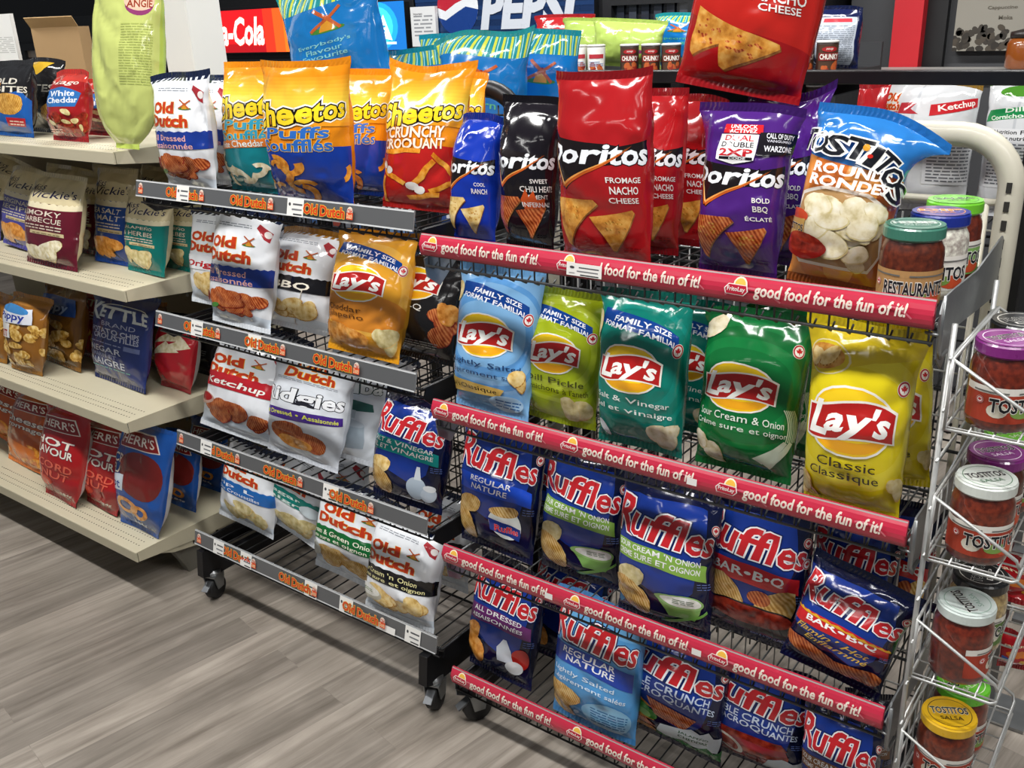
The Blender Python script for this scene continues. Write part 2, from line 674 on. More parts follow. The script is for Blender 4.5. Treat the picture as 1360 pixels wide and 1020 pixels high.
def bag(d, label, group, base, W, H, T=.085, lean=.10, yaw=0.0, roll=0.0, seed=1, grid=(22, 32), ears=(0, 0, 0, 0), flop=0.0, slack=1.3, wave=.010, seal=.013, taper=0.08, name='chip_bag', cat='chip bag'):
    rd = random.Random(seed * 7 + 3)
    if ears == (0, 0, 0, 0):
        ears = (rd.uniform(-.008, .012), rd.uniform(-.016, .008), rd.uniform(-.012, .010), rd.uniform(-.016, .008))
    if not flop:
        flop = rd.uniform(-.012, .014)
    nx, ny = grid
    (uv, f, M), mats, opt = get_cut(d, nx, ny)
    fr, bk = pouch_grids(W, H, T, nx, ny, rd, seal, ears, flop, slack, wave, taper)
    nf, nb = grid_normals(fr, 1), grid_normals(bk, -1)
    # art vertices on the front grid
    X, Y = (uv[:, 0] + .5) * nx, uv[:, 1] / 1.5 * ny
    i, j = np.clip(np.floor(X + 1e-6).astype(int), 0, nx - 1), np.clip(np.floor(Y + 1e-6).astype(int), 0, ny - 1)
    fx, fy = (X - i)[:, None], (Y - j)[:, None]

    def ev(G):
        a, b, c, e = G[j, i], G[j, i + 1], G[j + 1, i], G[j + 1, i + 1]
        return np.where(fx >= fy, a + fx * (b - a) + fy * (e - b), a + fy * (c - a) + fx * (e - c))
    p, n = ev(fr), ev(nf)
    n = n / (np.linalg.norm(n, axis=1, keepdims=True) + 1e-12)
    p = p + n * (uv[:, 2:3] * 1.0e-4)
    nv = len(p)
    q = np.arange((nx + 1) * (ny + 1)).reshape(ny + 1, nx + 1)[:-1, :-1].ravel() + nv
    fb = np.stack([q, q + nx + 1, q + nx + 2, q + 1], 1)
    me = bpy.data.meshes.new('pouch')
    me.from_pydata(np.concatenate([p, bk.reshape(-1, 3)]).tolist(), [], f.tolist() + fb.tolist())
    for k in mats:
        me.materials.append(film(k))
    me.materials.append(film(opt['back']))
    me.polygons.foreach_set('material_index', list(M) + [len(mats)] * len(fb))
    me.update()
    set_normals(me, np.concatenate([n, nb.reshape(-1, 3)]).tolist())
    rot = Matrix.Rotation(yaw, 3, 'Z') @ Matrix.Rotation(roll, 3, 'Y') @ Matrix.Rotation(-lean, 3, 'X')
    low = np.concatenate([fr.reshape(-1, 3), bk.reshape(-1, 3), fr[0] - [0, 0, seal], fr[0] - [W * .0, 0, seal]]) @ np.array(rot).T
    root = thing(name, label, cat, (base[0], base[1], base[2] - low[:, 2].min() + .001), 0, group)
    root.rotation_euler = (-lean, roll, yaw)
    link('pouch', me, root)
    seal_strip('top_seal', fr[-1] + [0, .0004, 0], 1, seal, opt['top'], root, rd)
    seal_strip('bottom_seal', fr[0] + [0, .0004, 0], -1, seal * .96, opt['bot'], root, rd)
    return root


SEED = [0]
SHOW = False


def put(d, label, group, b, t, lr, zs, Y, T=.085, lean=None, yaw=0.0, H=None, roll=None, most=.34, **k):
    """a bag standing on the shelf at height zs, its middle plane at depth Y: b and t are where its foot and its top show, lr its sides half way up"""
    SEED[0] += 1
    k.setdefault('seed', SEED[0])
    pb = at(b[0], b[1], Y)
    if lean is None:
        q = atx(t[0], t[1], pb[0])              # the top of an unrolled bag
        lean = min(max(math.atan2(q[1] - Y, q[2] - zs), .03), most)
    Yt = Y
    for _ in range(6):
        pt = at(t[0], t[1], Yt)
        Yt = Y + max(.05, pt[2] - zs) * math.tan(lean)
    dz = pt[2] - zs
    rl = math.atan2(pt[0] - pb[0], dz) if roll is None else roll
    hh = math.hypot(dz, pt[0] - pb[0]) / math.cos(lean)
    H = H or hh
    if SHOW:
        print('PUT', label[:40], 'lean %.2f roll %.2f H %.3f' % (lean, rl, H))
    my = (b[1] + t[1]) / 2
    Ym = Y + dz / 2 * math.tan(lean)
    half = (at(lr[1], my, Ym)[0] - at(lr[0], my, Ym)[0]) / 2
    tn = abs((at(lr[0], my, Ym)[0] + at(lr[1], my, Ym)[0]) / 2 / Ym)
    T = min(T, half * 1.1 / max(tn, .6))
    W = 2.08 * math.sqrt(max(half ** 2 - (T / 2 * tn) ** 2, (.7 * half) ** 2))       # the side of the pillow shows too
    cx = (at(lr[1], my, Ym)[0] + at(lr[0], my, Ym)[0]) / 2 - dz / 2 * math.tan(rl)
    return bag(d, label, group, (cx, Y, zs), W, H, T, lean, yaw, rl, **k)


# ---- lettering shared by the packets
def arch(a):
    return lambda x, y: (x, y + a * (0.25 - x * x) * 4)


def grow(a, b=0.0):
    """letters that get lower to the right, on a line that bends"""
    return lambda x, y: (x, (y + .5) * (1 - a * (x + .5)) - .5 + b * (0.25 - x * x) * 4)


def crisps(a, base, top, bot, back=None):
    return {'top': top, 'bot': bot, 'back': back or base}


def crisp_logo(a, cx, cy, r):
    a.ell(cx, cy, r * 1.07, r * 1.1, 'f3efe6').ell(cx, cy, r, r * 1.03, 'f5c518')
    a.ell(cx, cy - r * .05, r * .97, r * .9, 'f0a81c').ell(cx + r * .05, cy + r * .2, r * .9, r * .78, 'f7d024')
    xs = np.linspace(-1.16, 1.16, 19)
    cen = [(.14 * math.sin(x * 2.4 + .6)) for x in xs]
    for k, m in ((.60, 'f3efe6'), (.53, 'b3211f')):
        up = [(cx + x * r * (k / .6) ** .5, cy + (c + k * (1 - .12 * x * x)) * r) for x, c in zip(xs, cen)]
        dn = [(cx + x * r * (k / .6) ** .5, cy + (c - k * (1 - .12 * x * x)) * r) for x, c in zip(xs, cen)]
        t = []
        for i in range(18):
            t += [(i, 19 + i, 20 + i), (i, 20 + i, i + 1)]
        a.tris(dn + up, t, m)
    a.text('L', cx - r * .72, cy + r * .02, r * .52, r * .98, 'fbfaf6', b=.03, sh=.25)
    a.text("ay's", cx + r * .22, cy - r * .06, r * 1.42, r * .98, 'fbfaf6', b=.03, sh=.22, warp=grow(-.05, .06))
    return a


def sized(a, dark='10408f'):
    xs = np.linspace(-.36, .33, 14)
    k = (xs + .36) / .69
    y = 1.30 + .02 * k - .20 * k * k
    a.tris([(x, q - .075) for x, q in zip(xs, y)] + [(x, q + .075) for x, q in zip(xs, y)],
           sum([[(i, 14 + i, 15 + i), (i, 15 + i, i + 1)] for i in range(13)], []), dark)
    w = lambda x, y: (x, y - 1.5 * (x + .5) ** 2)
    a.text('FAMILY SIZE', .03, 1.285, .44, .05, 'eef2f8', rot=-.05, warp=w)
    a.text('FORMAT FAMILIAL', 0, 1.225, .6, .052, 'eef2f8', rot=-.03, warp=lambda x, y: (x, y - 2.2 * (x + .5) ** 2))
    return a


def crisp_bag(a, bg, swirl, l1, l2, ink, food='chip', fam=True, ly=.50):
    a.rect(-.5, 0, .5, 1.5, bg)
    a.ring(-.02, .84, .36, .46, swirl, n=40)
    a.ring(-.02, .84, .56, .62, swirl, n=40)
    if fam:
        sized(a)
        a.leafseal(.34, 1.06, .07)
    else:
        a.leafseal(.34, 1.24, .065)
    crisp_logo(a, -.04, .82, .22)
    a.text(l1, .0, ly, min(.62, .052 * len(l1)), .075, ink, b=.004)
    a.text(l2, .0, ly - .11, min(.70, .05 * len(l2)), .075, ink, b=.004)
    return a


@design
def light_salted(a):
    crisp_bag(a, '7fb2df', '5d9ad6', 'Lightly Salted', 'Légèrement salées', '1d3a66')
    a.poly([(-.5, .3), (.16, .26), (.12, .16), (-.5, .12)], 'd8b45e')
    a.text('Lay\'s Classique', -.16, .21, .5, .07, '2b2a22', b=.004)
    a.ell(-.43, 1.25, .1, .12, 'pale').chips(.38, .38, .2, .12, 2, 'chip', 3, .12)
    a.ell(.22, .1, .2, .1, 'a9cdea').small(.08, .05, .38, .16, 3, '2f66a6', 5)
    return crisps(a, '7fb2df', '6fa6d8', '78abdb')


@design
def dill(a):
    crisp_bag(a, 'a3b41c', 'b3c236', 'Dill Pickle', "Cornichons à l'aneth", '3f4412')
    a.chips(.25, .16, .2, .06, 2, 'pale', 5, .14)
    return crisps(a, 'a3b41c', '8d9c14', '98a818')


@design
def salt_vinegar(a):
    crisp_bag(a, '0d7a6c', '118578', 'Salt & Vinegar', 'Sel et vinaigre', 'e9f3ef')
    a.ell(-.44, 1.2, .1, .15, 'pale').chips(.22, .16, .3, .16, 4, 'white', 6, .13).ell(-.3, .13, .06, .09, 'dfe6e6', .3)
    return crisps(a, '0d7a6c', '0a6257', '0c7064')


@design
def sour_onion(a):
    crisp_bag(a, '0f6a33', '15793c', 'Sour Cream & Onion', 'Crème sure et oignon', 'e3efe2', fam=False, ly=.53)
    a.blob(-.36, 1.36, .17, .1, 'white', 2, .5).chips(-.28, .16, .12, .16, 3, 'white', 8, .12)
    for q in ((.12, .12, .34, .36), (.2, .08, .4, .36)):
        a.poly([(q[0] - .03, q[1] + .03), (q[0] + .05, q[1] - .02), (q[2] + .02, q[3]), (q[2] - .02, q[3] + .02)], 'cfdcc8')
        for k in range(3):
            a.ring(q[2] - .35 + .02 * k, q[3] + .12, .36, .372, 'c4d8c0', n=8, a0=-.3, a1=.6)
    return crisps(a, '0f6a33', '0c5a2b', '0e622f')


@design
def classic(a):
    a.rect(-.5, 0, .5, 1.5, 'e3cf1c').ring(0, .8, .45, .6, 'ead93a', n=40)
    a.poly([(-.5, 1.5), (-.5, 1.12), (-.2, 1.16), (.1, 1.3), (.5, 1.36), (.5, 1.5)], 'd9bf25')
    a.ell(-.28, 1.27, .2, .1, 'torti', .1).ring(-.25, 1.27, .2, .215, 'e8d9a0', .62, n=20)
    a.chips(-.3, 1.27, .2, .05, 3, 'chip', 4, .09)
    a.leafseal(.34, 1.12, .066)
    crisp_logo(a, 0, .8, .27)
    a.text('Classic', 0, .44, .36, .085, '33270c', b=.006).text('Classique', -.02, .32, .46, .105, '33270c', b=.006)
    a.chips(-.36, .12, .2, .14, 3, 'chip', 7, .14).chips(.36, .3, .1, .1, 2, 'pale', 9, .1)
    return crisps(a, 'e3cf1c', 'd8c218', 'e0cc1e')


@design
def jalapeno(a):
    a.rect(-.5, 0, .5, 1.5, 'dd9c2c').ring(0, .8, .4, .6, 'e8b04a', n=40).ell(.05, .5, .5, .24, 'd5862c')
    sized(a)
    a.leafseal(.36, 1.1, .07)
    crisp_logo(a, -.05, .86, .22)
    a.text('Cheddar', -.14, .52, .34, .075, '5a3510', b=.003).text('Jalapeño', -.13, .42, .36, .085, '5a3510', b=.003)
    a.chips(-.2, .16, .4, .2, 4, 'orangechip', 3, .14).chips(.26, .25, .2, .14, 3, 'pale', 9, .15)
    return crisps(a, 'dd9c2c', 'c98820', 'd8951f')


@design
def black_barbecue(a):
    a.rect(-.5, 0, .5, 1.5, '1d1b1c')
    crisp_logo(a, -.14, 1.02, .23)
    a.text('Bar-B-Q', -.18, .68, .36, .1, 'e9e5dd', b=.004)
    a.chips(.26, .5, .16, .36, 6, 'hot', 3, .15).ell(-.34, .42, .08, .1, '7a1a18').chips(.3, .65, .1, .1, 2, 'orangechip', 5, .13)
    a.small(-.4, .12, .2, .22, 3, '8b8883', 3)
    return crisps(a, '1d1b1c', '161416', '19181a')


@design
def ketchup_crisps(a):
    a.rect(-.5, 0, .5, 1.5, '7d1a1c')
    crisp_logo(a, -.1, 1.0, .22)
    a.text('Ketchup', -.1, .68, .4, .09, 'f0e6dd').chips(0, .3, .5, .3, 5, 'hot', 2, .14)
    return crisps(a, '7d1a1c', '6c1416', '741618')


def ridged_logo(a, y=1.08, k=1.0, dx=0.0):
    O = [('10225e', .085), ('f1eff2', .055)]
    a.text('R', dx - .30 * k, y + .03, .22 * k, .36 * k, 'c3252c', O, .022, -.05, -.06)
    a.text('uffles', dx + .10 * k, y - .02, .60 * k, .31 * k, 'c3252c', O, .022, .02, -.1, grow(.12, -.05))
    return a


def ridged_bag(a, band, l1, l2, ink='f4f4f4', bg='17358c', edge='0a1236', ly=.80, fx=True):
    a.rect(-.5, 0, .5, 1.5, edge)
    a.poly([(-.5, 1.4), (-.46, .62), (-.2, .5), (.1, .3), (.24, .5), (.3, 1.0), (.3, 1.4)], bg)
    ridged_logo(a, 1.14)
    if band:
        a.poly([(-.36, ly + .10), (.0, ly + .095), (.36, ly + .02), (.38, ly - .16), (.0, ly - .10), (-.38, ly - .10)], band)
        w = lambda x, y: (x, y - .35 * np.clip(x + .1, 0, 1) ** 1.0)
        if l2:
            a.text(l1, -.02, ly + .05, min(.62, .045 * len(l1)), .062, ink, b=.012, warp=w)
            a.text(l2, -.02, ly - .04, min(.64, .045 * len(l2)), .062, ink, b=.012, warp=w)
        else:
            a.text(l1, 0, ly + .0, .46, .1, ink, b=.02, warp=w)
    a.leafseal(.42, 1.22, .06)
    if fx:
        a.small(.28, .55, .44, .64, 3, '5f72ad', 7)
    return a


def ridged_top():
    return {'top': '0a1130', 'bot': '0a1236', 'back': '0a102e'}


@design
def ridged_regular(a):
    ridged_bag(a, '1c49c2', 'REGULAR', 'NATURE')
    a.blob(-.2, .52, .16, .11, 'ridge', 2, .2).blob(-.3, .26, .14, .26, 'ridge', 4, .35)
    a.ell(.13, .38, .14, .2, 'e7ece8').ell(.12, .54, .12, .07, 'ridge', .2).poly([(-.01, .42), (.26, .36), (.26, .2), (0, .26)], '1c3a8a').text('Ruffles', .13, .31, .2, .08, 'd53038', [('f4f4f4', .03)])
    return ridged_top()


@design
def ridged_sour(a):
    ridged_bag(a, '86b04a', "SOUR CREAM 'N ONION", 'CREME SURE ET OIGNON')
    a.blob(-.2, .5, .15, .12, 'pale', 2, .2).blob(-.22, .26, .15, .26, 'ridge', 4, .6)
    a.poly([(.0, .36), (.36, .36), (.3, .16), (.08, .16)], '7fae5c').ell(.18, .37, .19, .085, '96c072').ell(.18, .375, .16, .065, 'dip').small(.1, .35, .26, .41, 3, '44603c', 4)
    a.poly([(.02, .06), (.42, .3), (.43, .27), (.06, .03)], '7ab552')
    return ridged_top()


@design
def ridged_salt_vinegar(a):
    ridged_bag(a, '0f8f8a', 'SALT & VINEGAR', 'SEL ET VINAIGRE')
    a.blob(-.2, .48, .16, .12, 'chip', 2, .2).blob(-.24, .24, .16, .24, 'ridge', 4, .6)
    a.ell(.16, .26, .1, .18, 'b8c8d8').poly([(.13, .4), (.2, .4), (.18, .6), (.15, .6)], 'd9e2ea').ell(.3, .2, .1, .12, 'c8d4e2').ell(.3, .3, .08, .05, 'eef2f6')
    return ridged_top()


@design
def ridged_barbecue(a):
    ridged_bag(a, 'c3242a', 'BAR•B•Q', None)
    a.blob(-.2, .5, .22, .2, 'ridge', 2, .6).blob(.2, .46, .16, .22, 'ridge', 6, -.3).ell(.08, .56, .07, .09, 'hot').blob(-.36, .3, .09, .14, 'orangechip', 8, -.2)
    a.ell(0, .3, .38, .16, '171416').ell(0, .2, .33, .15, '171416').ell(0, .32, .34, .12, 'salsa')
    a.text('SIMULATED FLAVOURS', .2, .06, .36, .045, '8ea3e0').leafseal(.42, 1.0, .06)
    return ridged_top()


@design
def ridged_flaming(a):
    ridged_bag(a, 'c3242a', 'BAR•B•Q', None, ly=.74)
    a.wavy(-.38, .38, .82, .85, 'd9a02a', .012, 22, -.12)
    a.text("Flamin' Hot", -.05, .57, .5, .09, 'e8c04a', b=.008, sh=.3, rot=-.12).text('Enflammé', 0, .46, .4, .08, 'e8c04a', b=.008, sh=.3, rot=-.12)
    a.blob(-.18, .24, .26, .14, 'hot', 3, -.5).blob(.2, .2, .25, .12, 'hot', 6, .1)
    return ridged_top()


@design
def ridged_dressed(a):
    ridged_bag(a, '6d2a6e', 'ALL DRESSED', 'ASSAISONNÉES')
    a.blob(-.24, .55, .12, .11, 'orangechip', 2, .2).blob(-.26, .3, .15, .24, 'orangechip', 4, .5)
    a.poly([(.02, .24), (.16, .24), (.15, .44), (.1, .58), (.07, .58), (.02, .44)], 'd3dae4').ell(.27, .36, .12, .15, 'b3261f').ell(.2, .2, .11, .1, 'dfe2e4')
    return ridged_top()


@design
def ridged_light(a):
    a.rect(-.5, 0, .5, 1.5, '4f97d2').poly([(-.5, 1.5), (-.5, 1.2), (.5, 1.2), (.5, 1.5)], '6aabdd')
    ridged_logo(a, 1.14)
    a.poly([(-.42, .93), (0, .92), (.38, .84), (.38, .62), (0, .7), (-.42, .72)], '173fa6')
    a.text('REGULAR', -.02, .86, .4, .072, 'f2f4f8', b=.014, rot=-.06).text('NATURE', 0, .77, .36, .072, 'f2f4f8', b=.014, rot=-.06)
    a.text('Lightly Salted', -.06, .60, .5, .07, 'd9ecf9', b=.008, rot=-.05).text('Légèrement salées', 0, .5, .62, .07, 'd9ecf9', b=.008, rot=-.05)
    a.blob(-.24, .3, .2, .15, 'ridge', 2, -.4).blob(-.3, .12, .17, .12, 'ridge', 5, -.3)
    a.ell(.18, .2, .22, .2, '8cc6ea').small(.02, .1, .34, .32, 6, '2d6fa8', 3)
    return {'top': '4489c6', 'bot': '4489c6', 'back': '4489c6'}


@design
def ridged_double(a):
    ridged_bag(a, None, '', '')
    a.text('DOUBLE CRUNCH', -.06, .86, .66, .1, 'c9d8ee', b=.014, rot=-.05).text('ULTRACROQUANTES', -.04, .74, .74, .1, 'c9d8ee', b=.014, rot=-.05)
    for i in range(5):
        a.poly([(-.46, .58 - .11 * i), (-.2 + .03 * i, .62 - .11 * i), (-.05, .5 - .1 * i), (-.44, .47 - .11 * i)], 'hot_a' if i % 2 else 'orangechip')
    a.poly([(-.1, .66), (.2, .58), (.1, .34), (-.05, .4)], 'hot')
    a.poly([(-.02, .3), (.1, .36), (.16, .42), (.22, .37), (.3, .44), (.34, .35), (.46, .36), (.44, .12), (-.06, .1)], 'dfe9ee')
    a.text('JALAPEÑO', .18, .3, .22, .05, '22603a').text('CHEDDAR', .18, .23, .22, .05, '22603a')
    a.poly([(-.1, .0), (-.05, .16), (.02, .08), (.1, .17), (.2, .08), (.3, .17), (.4, .1), (.5, .16), (.5, 0)], '1e7a34')
    a.ell(-.14, .44, .07, .15, 'green', .6).ell(-.12, .37, .035, .06, '8fc06a', .6)
    return ridged_top()


@design
def ridged_bacon(a):
    ridged_bag(a, '8a5a36', 'SOUR CREAM & BACON', 'CREME SURE ET BACON')
    a.blob(-.2, .45, .2, .14, 'ridge', 2, .3).blob(.12, .3, .2, .2, 'ridge', 5, -.4)
    return ridged_top()


@design
def ridged_double_red(a):
    ridged_bag(a, None, '', '')
    a.text('DOUBLE CRUNCH', -.06, .86, .66, .1, 'c9d8ee', b=.014, rot=-.05).text('ULTRACROQUANTES', -.04, .74, .74, .1, 'c9d8ee', b=.014, rot=-.05)
    for i in range(5):
        a.poly([(-.46, .56 - .11 * i), (.2 + .03 * i, .62 - .11 * i), (.25, .5 - .1 * i), (-.44, .45 - .11 * i)], '9c3038' if i % 2 else 'salsa')
    a.ell(-.28, .55, .07, .1, 'b3301f').ell(-.16, .34, .1, .16, 'd9d2c6', .5).ell(-.16, .34, .07, .12, '9a3a2a', .5)
    a.poly([(.1, .3), (.2, .36), (.3, .3), (.46, .36), (.44, .06), (.06, .06)], 'dfe9ee')
    return ridged_top()


def corn_bag(a, bg, edge, l1, l2, l3, food='torti', fire=None):
    a.rect(-.5, 0, .5, 1.5, bg)
    a.poly([(-.5, 1.12), (-.47, 1.25), (-.3, 1.04), (.2, .97), (-.22, .6), (-.28, .62), (-.5, .98)], '1a1416')
    a.poly([(-.48, .97), (-.1, .93), (.45, 1.02), (.46, .86), (-.1, .8), (-.44, .85)], '1a1416')
    a.text('Doritos', .0, .91, .88, .16, 'eef2f7', [('1a1416', .06)], .03, .12, .0, lambda x, y: (x, y * (1 + .12 * x)))
    for q, m in (((-.46, 1.2, -.24, .63, .022), 'c65a1e'), ((-.24, .63, .28, .98, .024), 'c65a1e'), ((-.45, 1.2, -.236, .65, .008), 'f4cf8a'), ((-.236, .645, .25, .97, .009), 'e8a050')):
        x0, y0, x1, y1, w = q
        dx, dy = x1 - x0, y1 - y0
        k = math.hypot(dx, dy)
        nx, ny = -dy / k * w, dx / k * w
        a.poly([(x0, y0), (x1 - nx, y1 - ny), (x1 + nx, y1 + ny)] if y1 < y0 else [(x0 - nx, y0 - ny), (x1, y1), (x0 + nx, y0 + ny)], m)
    y = .70
    for i, t in enumerate((l1, l2, l3)):
        if t:
            a.text(t, .22, y, min(.36, .042 * len(t)) * (1.15 if i == 1 else 1), .062 if i == 1 else .045, 'f1ece8', b=.014, sh=-.12)
            y -= .085
    for cx, cy, k, rt in ((-.2, .35, .24, -.1), (.14, .28, .19, .1)):
        P = [(-.85, .55), (.75, .75), (.85, .62), (-.12, -.95), (-.3, -.9)]
        c, q = math.cos(rt), math.sin(rt)
        a.poly([(cx + (x * c - y_ * q) * k + .006, cy + (x * q + y_ * c) * k * 1.1 - .012) for x, y_ in P], 'brown')
        a.poly([(cx + (x * c - y_ * q) * k, cy + (x * q + y_ * c) * k * 1.1) for x, y_ in P], food)
        rd = random.Random(int(cx * 100))
        for _ in range(14):
            x, y_ = rd.uniform(-.5, .4), rd.uniform(-.2, .5)
            if abs(x) < (y_ + .9) * .5:
                a.ell(cx + x * k, cy + y_ * k, .012, .009, 'hot' if fire else 'gold', n=7, bump=False)
        a.layer += 1
    if fire:
        a.poly([(.02, .5), (.06, .62), (.1, .53), (.15, .6), (.2, .5), (.3, .52), (.28, .42), (.05, .4)], 'c8501e')
    a.small(.2, .08, .38, .13, 2, edge, 4)
    return {'top': edge, 'bot': edge, 'back': bg}


@design
def cool(a):
    return corn_bag(a, '1434a6', '0e2478', 'COOL', 'RANCH', None, 'chip')


@design
def chili(a):
    o = corn_bag(a, '17131a', '0f0c12', 'SWEET', 'CHILI HEAT!', 'PIMENT', 'hot', True)
    a.text('INFERNAL!', .2, .45, .34, .05, 'f1ece8', b=.014, sh=-.12)
    return o


@design
def nacho(a):
    return corn_bag(a, 'a8191e', '7d0f16', 'FROMAGE', 'NACHO', 'CHEESE')


@design
def nacho_big(a):
    a.rect(-.5, 0, .5, 1.5, 'b8231c').poly([(-.5, 0), (.5, 0), (.5, .3), (-.5, .5)], '9c1418')
    for cx, cy, k, rt in ((-.17, .33, .2, -.55), (.02, .26, .18, -.4)):
        P = [(-.85, .55), (.75, .75), (.85, .62), (-.12, -.95), (-.3, -.9)]
        c, q = math.cos(rt), math.sin(rt)
        P = [(.95, .55), (-.7, .8), (-.82, .66), (.1, -.95), (.3, -.9)] if False else P
        a.poly([(cx + (x * c - y_ * q) * k + .01, cy + (x * q + y_ * c) * k * 1.1 - .014) for x, y_ in P], 'brown')
        a.poly([(cx + (x * c - y_ * q) * k, cy + (x * q + y_ * c) * k * 1.1) for x, y_ in P], 'torti')
        rd = random.Random(4)
        for _ in range(16):
            x, y_ = rd.uniform(-.5, .4), rd.uniform(-.2, .5)
            a.ell(cx + (x * c - y_ * q) * k, cy + (x * q + y_ * c) * k, .012, .009, 'hot', n=7, bump=False)
        a.layer += 1
    a.text('NACHO', .16, .66, .3, .08, 'f1ece8', b=.014, sh=-.12).text('CHEESE', .17, .58, .24, .05, 'f1ece8', b=.014, sh=-.12)
    return {'top': 'b8231c', 'bot': '8f1218', 'back': 'a8201c'}


@design
def bold(a):
    o = corn_bag(a, '4a1f78', '341458', 'BOLD', 'BBQ', 'ÉCLATÉ', 'hot')
    a.rect(-.14, 1.3, .16, 1.38, 'd8252e').text('UNLOCK', .01, 1.36, .2, .032, 'ffffff', b=.02).text('ACTIVEZ', .01, 1.32, .2, .032, 'ffffff', b=.02)
    a.poly([(-.15, 1.29), (.13, 1.29), (.11, 1.06), (-.02, 1.02), (-.16, 1.06)], 'f2f2f2')
    a.text('DUAL', -.01, 1.255, .2, .05, 'c2202c', b=.02).text('DOUBLE', -.015, 1.195, .22, .045, '3a3338', b=.016).text('2XP', -.02, 1.125, .22, .062, 'c2202c', b=.03)
    a.rect(-.13, 1.06, .1, 1.085, '17131a').text('CODE', 0, 1.072, .1, .02, 'ffffff')
    a.poly([(.14, 1.31), (.5, 1.33), (.5, 1.13), (.12, 1.1)], '17131a')
    a.text('CALL OF DUTY', .33, 1.285, .27, .045, 'e8e8ee', b=.02).text('VANGUARD', .32, 1.24, .24, .022, 'c8c8d2').text('WARZONE', .32, 1.17, .28, .05, 'e8e8ee', b=.02)
    return o


@design
def bold_plain(a):
    return corn_bag(a, '4a1f78', '341458', 'BOLD', 'BBQ', 'ÉCLATÉ', 'hot')


@design
def rounds(a):
    a.rect(-.5, 0, .5, 1.5, 'c97a35').poly([(-.5, 1.5), (-.5, 1.14), (.5, .98), (.5, 1.5)], '2a78c4')
    for i, m in enumerate(('d98a3e', 'c8702e', 'dc9548', 'b9602a')):
        a.poly([(-.5 + .25 * i, 1.14 - .04 * i), (-.25 + .25 * i, 1.1 - .04 * i), (-.3 + .25 * i, .0), (-.5 + .22 * i, .0)], m)
    a.poly([(-.44, .36), (-.34, .78), (-.1, .86), (.16, .84), (.36, .74), (.4, .3), (.3, .12), (-.3, .12)], 'efe6da')
    a.poly([(-.41, .36), (-.31, .755), (-.1, .83), (.15, .81), (.33, .72), (.37, .3), (.28, .15), (-.28, .15)], 'b08a5a')
    a.chips(.06, .46, .5, .56, 30, 'white', 12, .11)
    a.ell(-.33, .56, .15, .07, 'c94a2c').rect(-.46, .36, -.2, .54, 'c9a05a').text('TOSTITOS', -.33, .46, .24, .06, '1c1a20', [('f4efe6', .04)], .02)
    a.ell(-.22, .3, .2, .12, '8f1f1a').ell(-.22, .33, .18, .1, 'salsa')
    a.text('ROUNDS', .04, 1.0, .5, .085, 'fbf6ee', b=.035, rot=-.06).text('RONDES', .04, .89, .52, .085, 'fbf6ee', b=.035, rot=-.06)
    L8 = (('T', -.38, 1.24, .15, .0), ('O', -.24, 1.22, .16, -.05), ('S', -.1, 1.21, .13, -.1), ('T', .03, 1.2, .14, -.2), ('I', .13, 1.15, .05, -.4), ('T', .22, 1.11, .14, -.6), ('O', .30, 1.0, .16, -.6), ('S', .38, .87, .15, -.5))
    for t, x, y, w, rt in L8:
        a.text(t, x, y, w, .17, 'fbfaf5', (), .075, .0, rt)
    for t, x, y, w, rt in L8:
        a.text(t, x, y, w, .17, '17181f', (), .018, .0, rt)
    a.ell(.07, 1.22, .02, .03, 'e8a030', n=10).ell(.1, 1.15, .018, .018, 'd02a20', n=10)
    return {'top': '1f66ae', 'bot': '8a4a22', 'back': '2a6cb0'}


def cheese_bag(a, low, l1, l2, ink, food='puff', mid=None):
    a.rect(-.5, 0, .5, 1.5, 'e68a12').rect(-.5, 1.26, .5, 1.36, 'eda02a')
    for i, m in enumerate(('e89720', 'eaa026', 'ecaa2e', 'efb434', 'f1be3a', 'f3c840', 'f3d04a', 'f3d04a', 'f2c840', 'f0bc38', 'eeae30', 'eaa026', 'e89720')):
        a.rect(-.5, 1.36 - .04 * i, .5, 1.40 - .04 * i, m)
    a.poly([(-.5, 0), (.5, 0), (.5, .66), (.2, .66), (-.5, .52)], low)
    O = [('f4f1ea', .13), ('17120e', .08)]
    a.text('Cheetos', .02, 1.02, .84, .25, 'f5d327', O, .03, .15, .12, lambda x, y: (x, y * (1.1 - .35 * (x + .5)) + .12 * x))
    a.text(l1, .02, .80, .5, .12, ink[0], [(ink[1], .05)], .025, .1, .08).text(l2, .0, .66, .58, .13, ink[0], [(ink[1], .05)], .025, .1, .08)
    if mid:
        a.poly([(-.5, .44), (-.5, .54), (.5, .68), (.5, .58)], 'e07a2a').text(mid, .0, .56, .8, .08, 'f4f1ea', [('5a6a70', .03)], .012, 0, .13)
    return a


def cheese_food(a, food, seed):
    rd = random.Random(seed)
    for i in range(10):
        x, y, r = rd.uniform(-.42, .42), rd.uniform(.06, .46), rd.uniform(.10, .14)
        a0 = rd.random() * 6
        a.ring(x, y, r * .55, r, food, 1.0, 9, a0, a0 + rd.uniform(1.8, 3.0))


@design
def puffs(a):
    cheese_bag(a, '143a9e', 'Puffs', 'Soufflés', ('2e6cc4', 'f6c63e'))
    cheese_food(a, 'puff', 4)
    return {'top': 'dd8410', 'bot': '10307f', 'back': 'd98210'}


@design
def white_puffs(a):
    cheese_bag(a, '0f7f8a', 'Puffs', 'Soufflés', ('35a0c0', 'f6c63e'), mid='White Cheddar blanc')
    cheese_food(a, 'white', 7)
    return {'top': 'dd8410', 'bot': '0c6a74', 'back': 'd98210'}


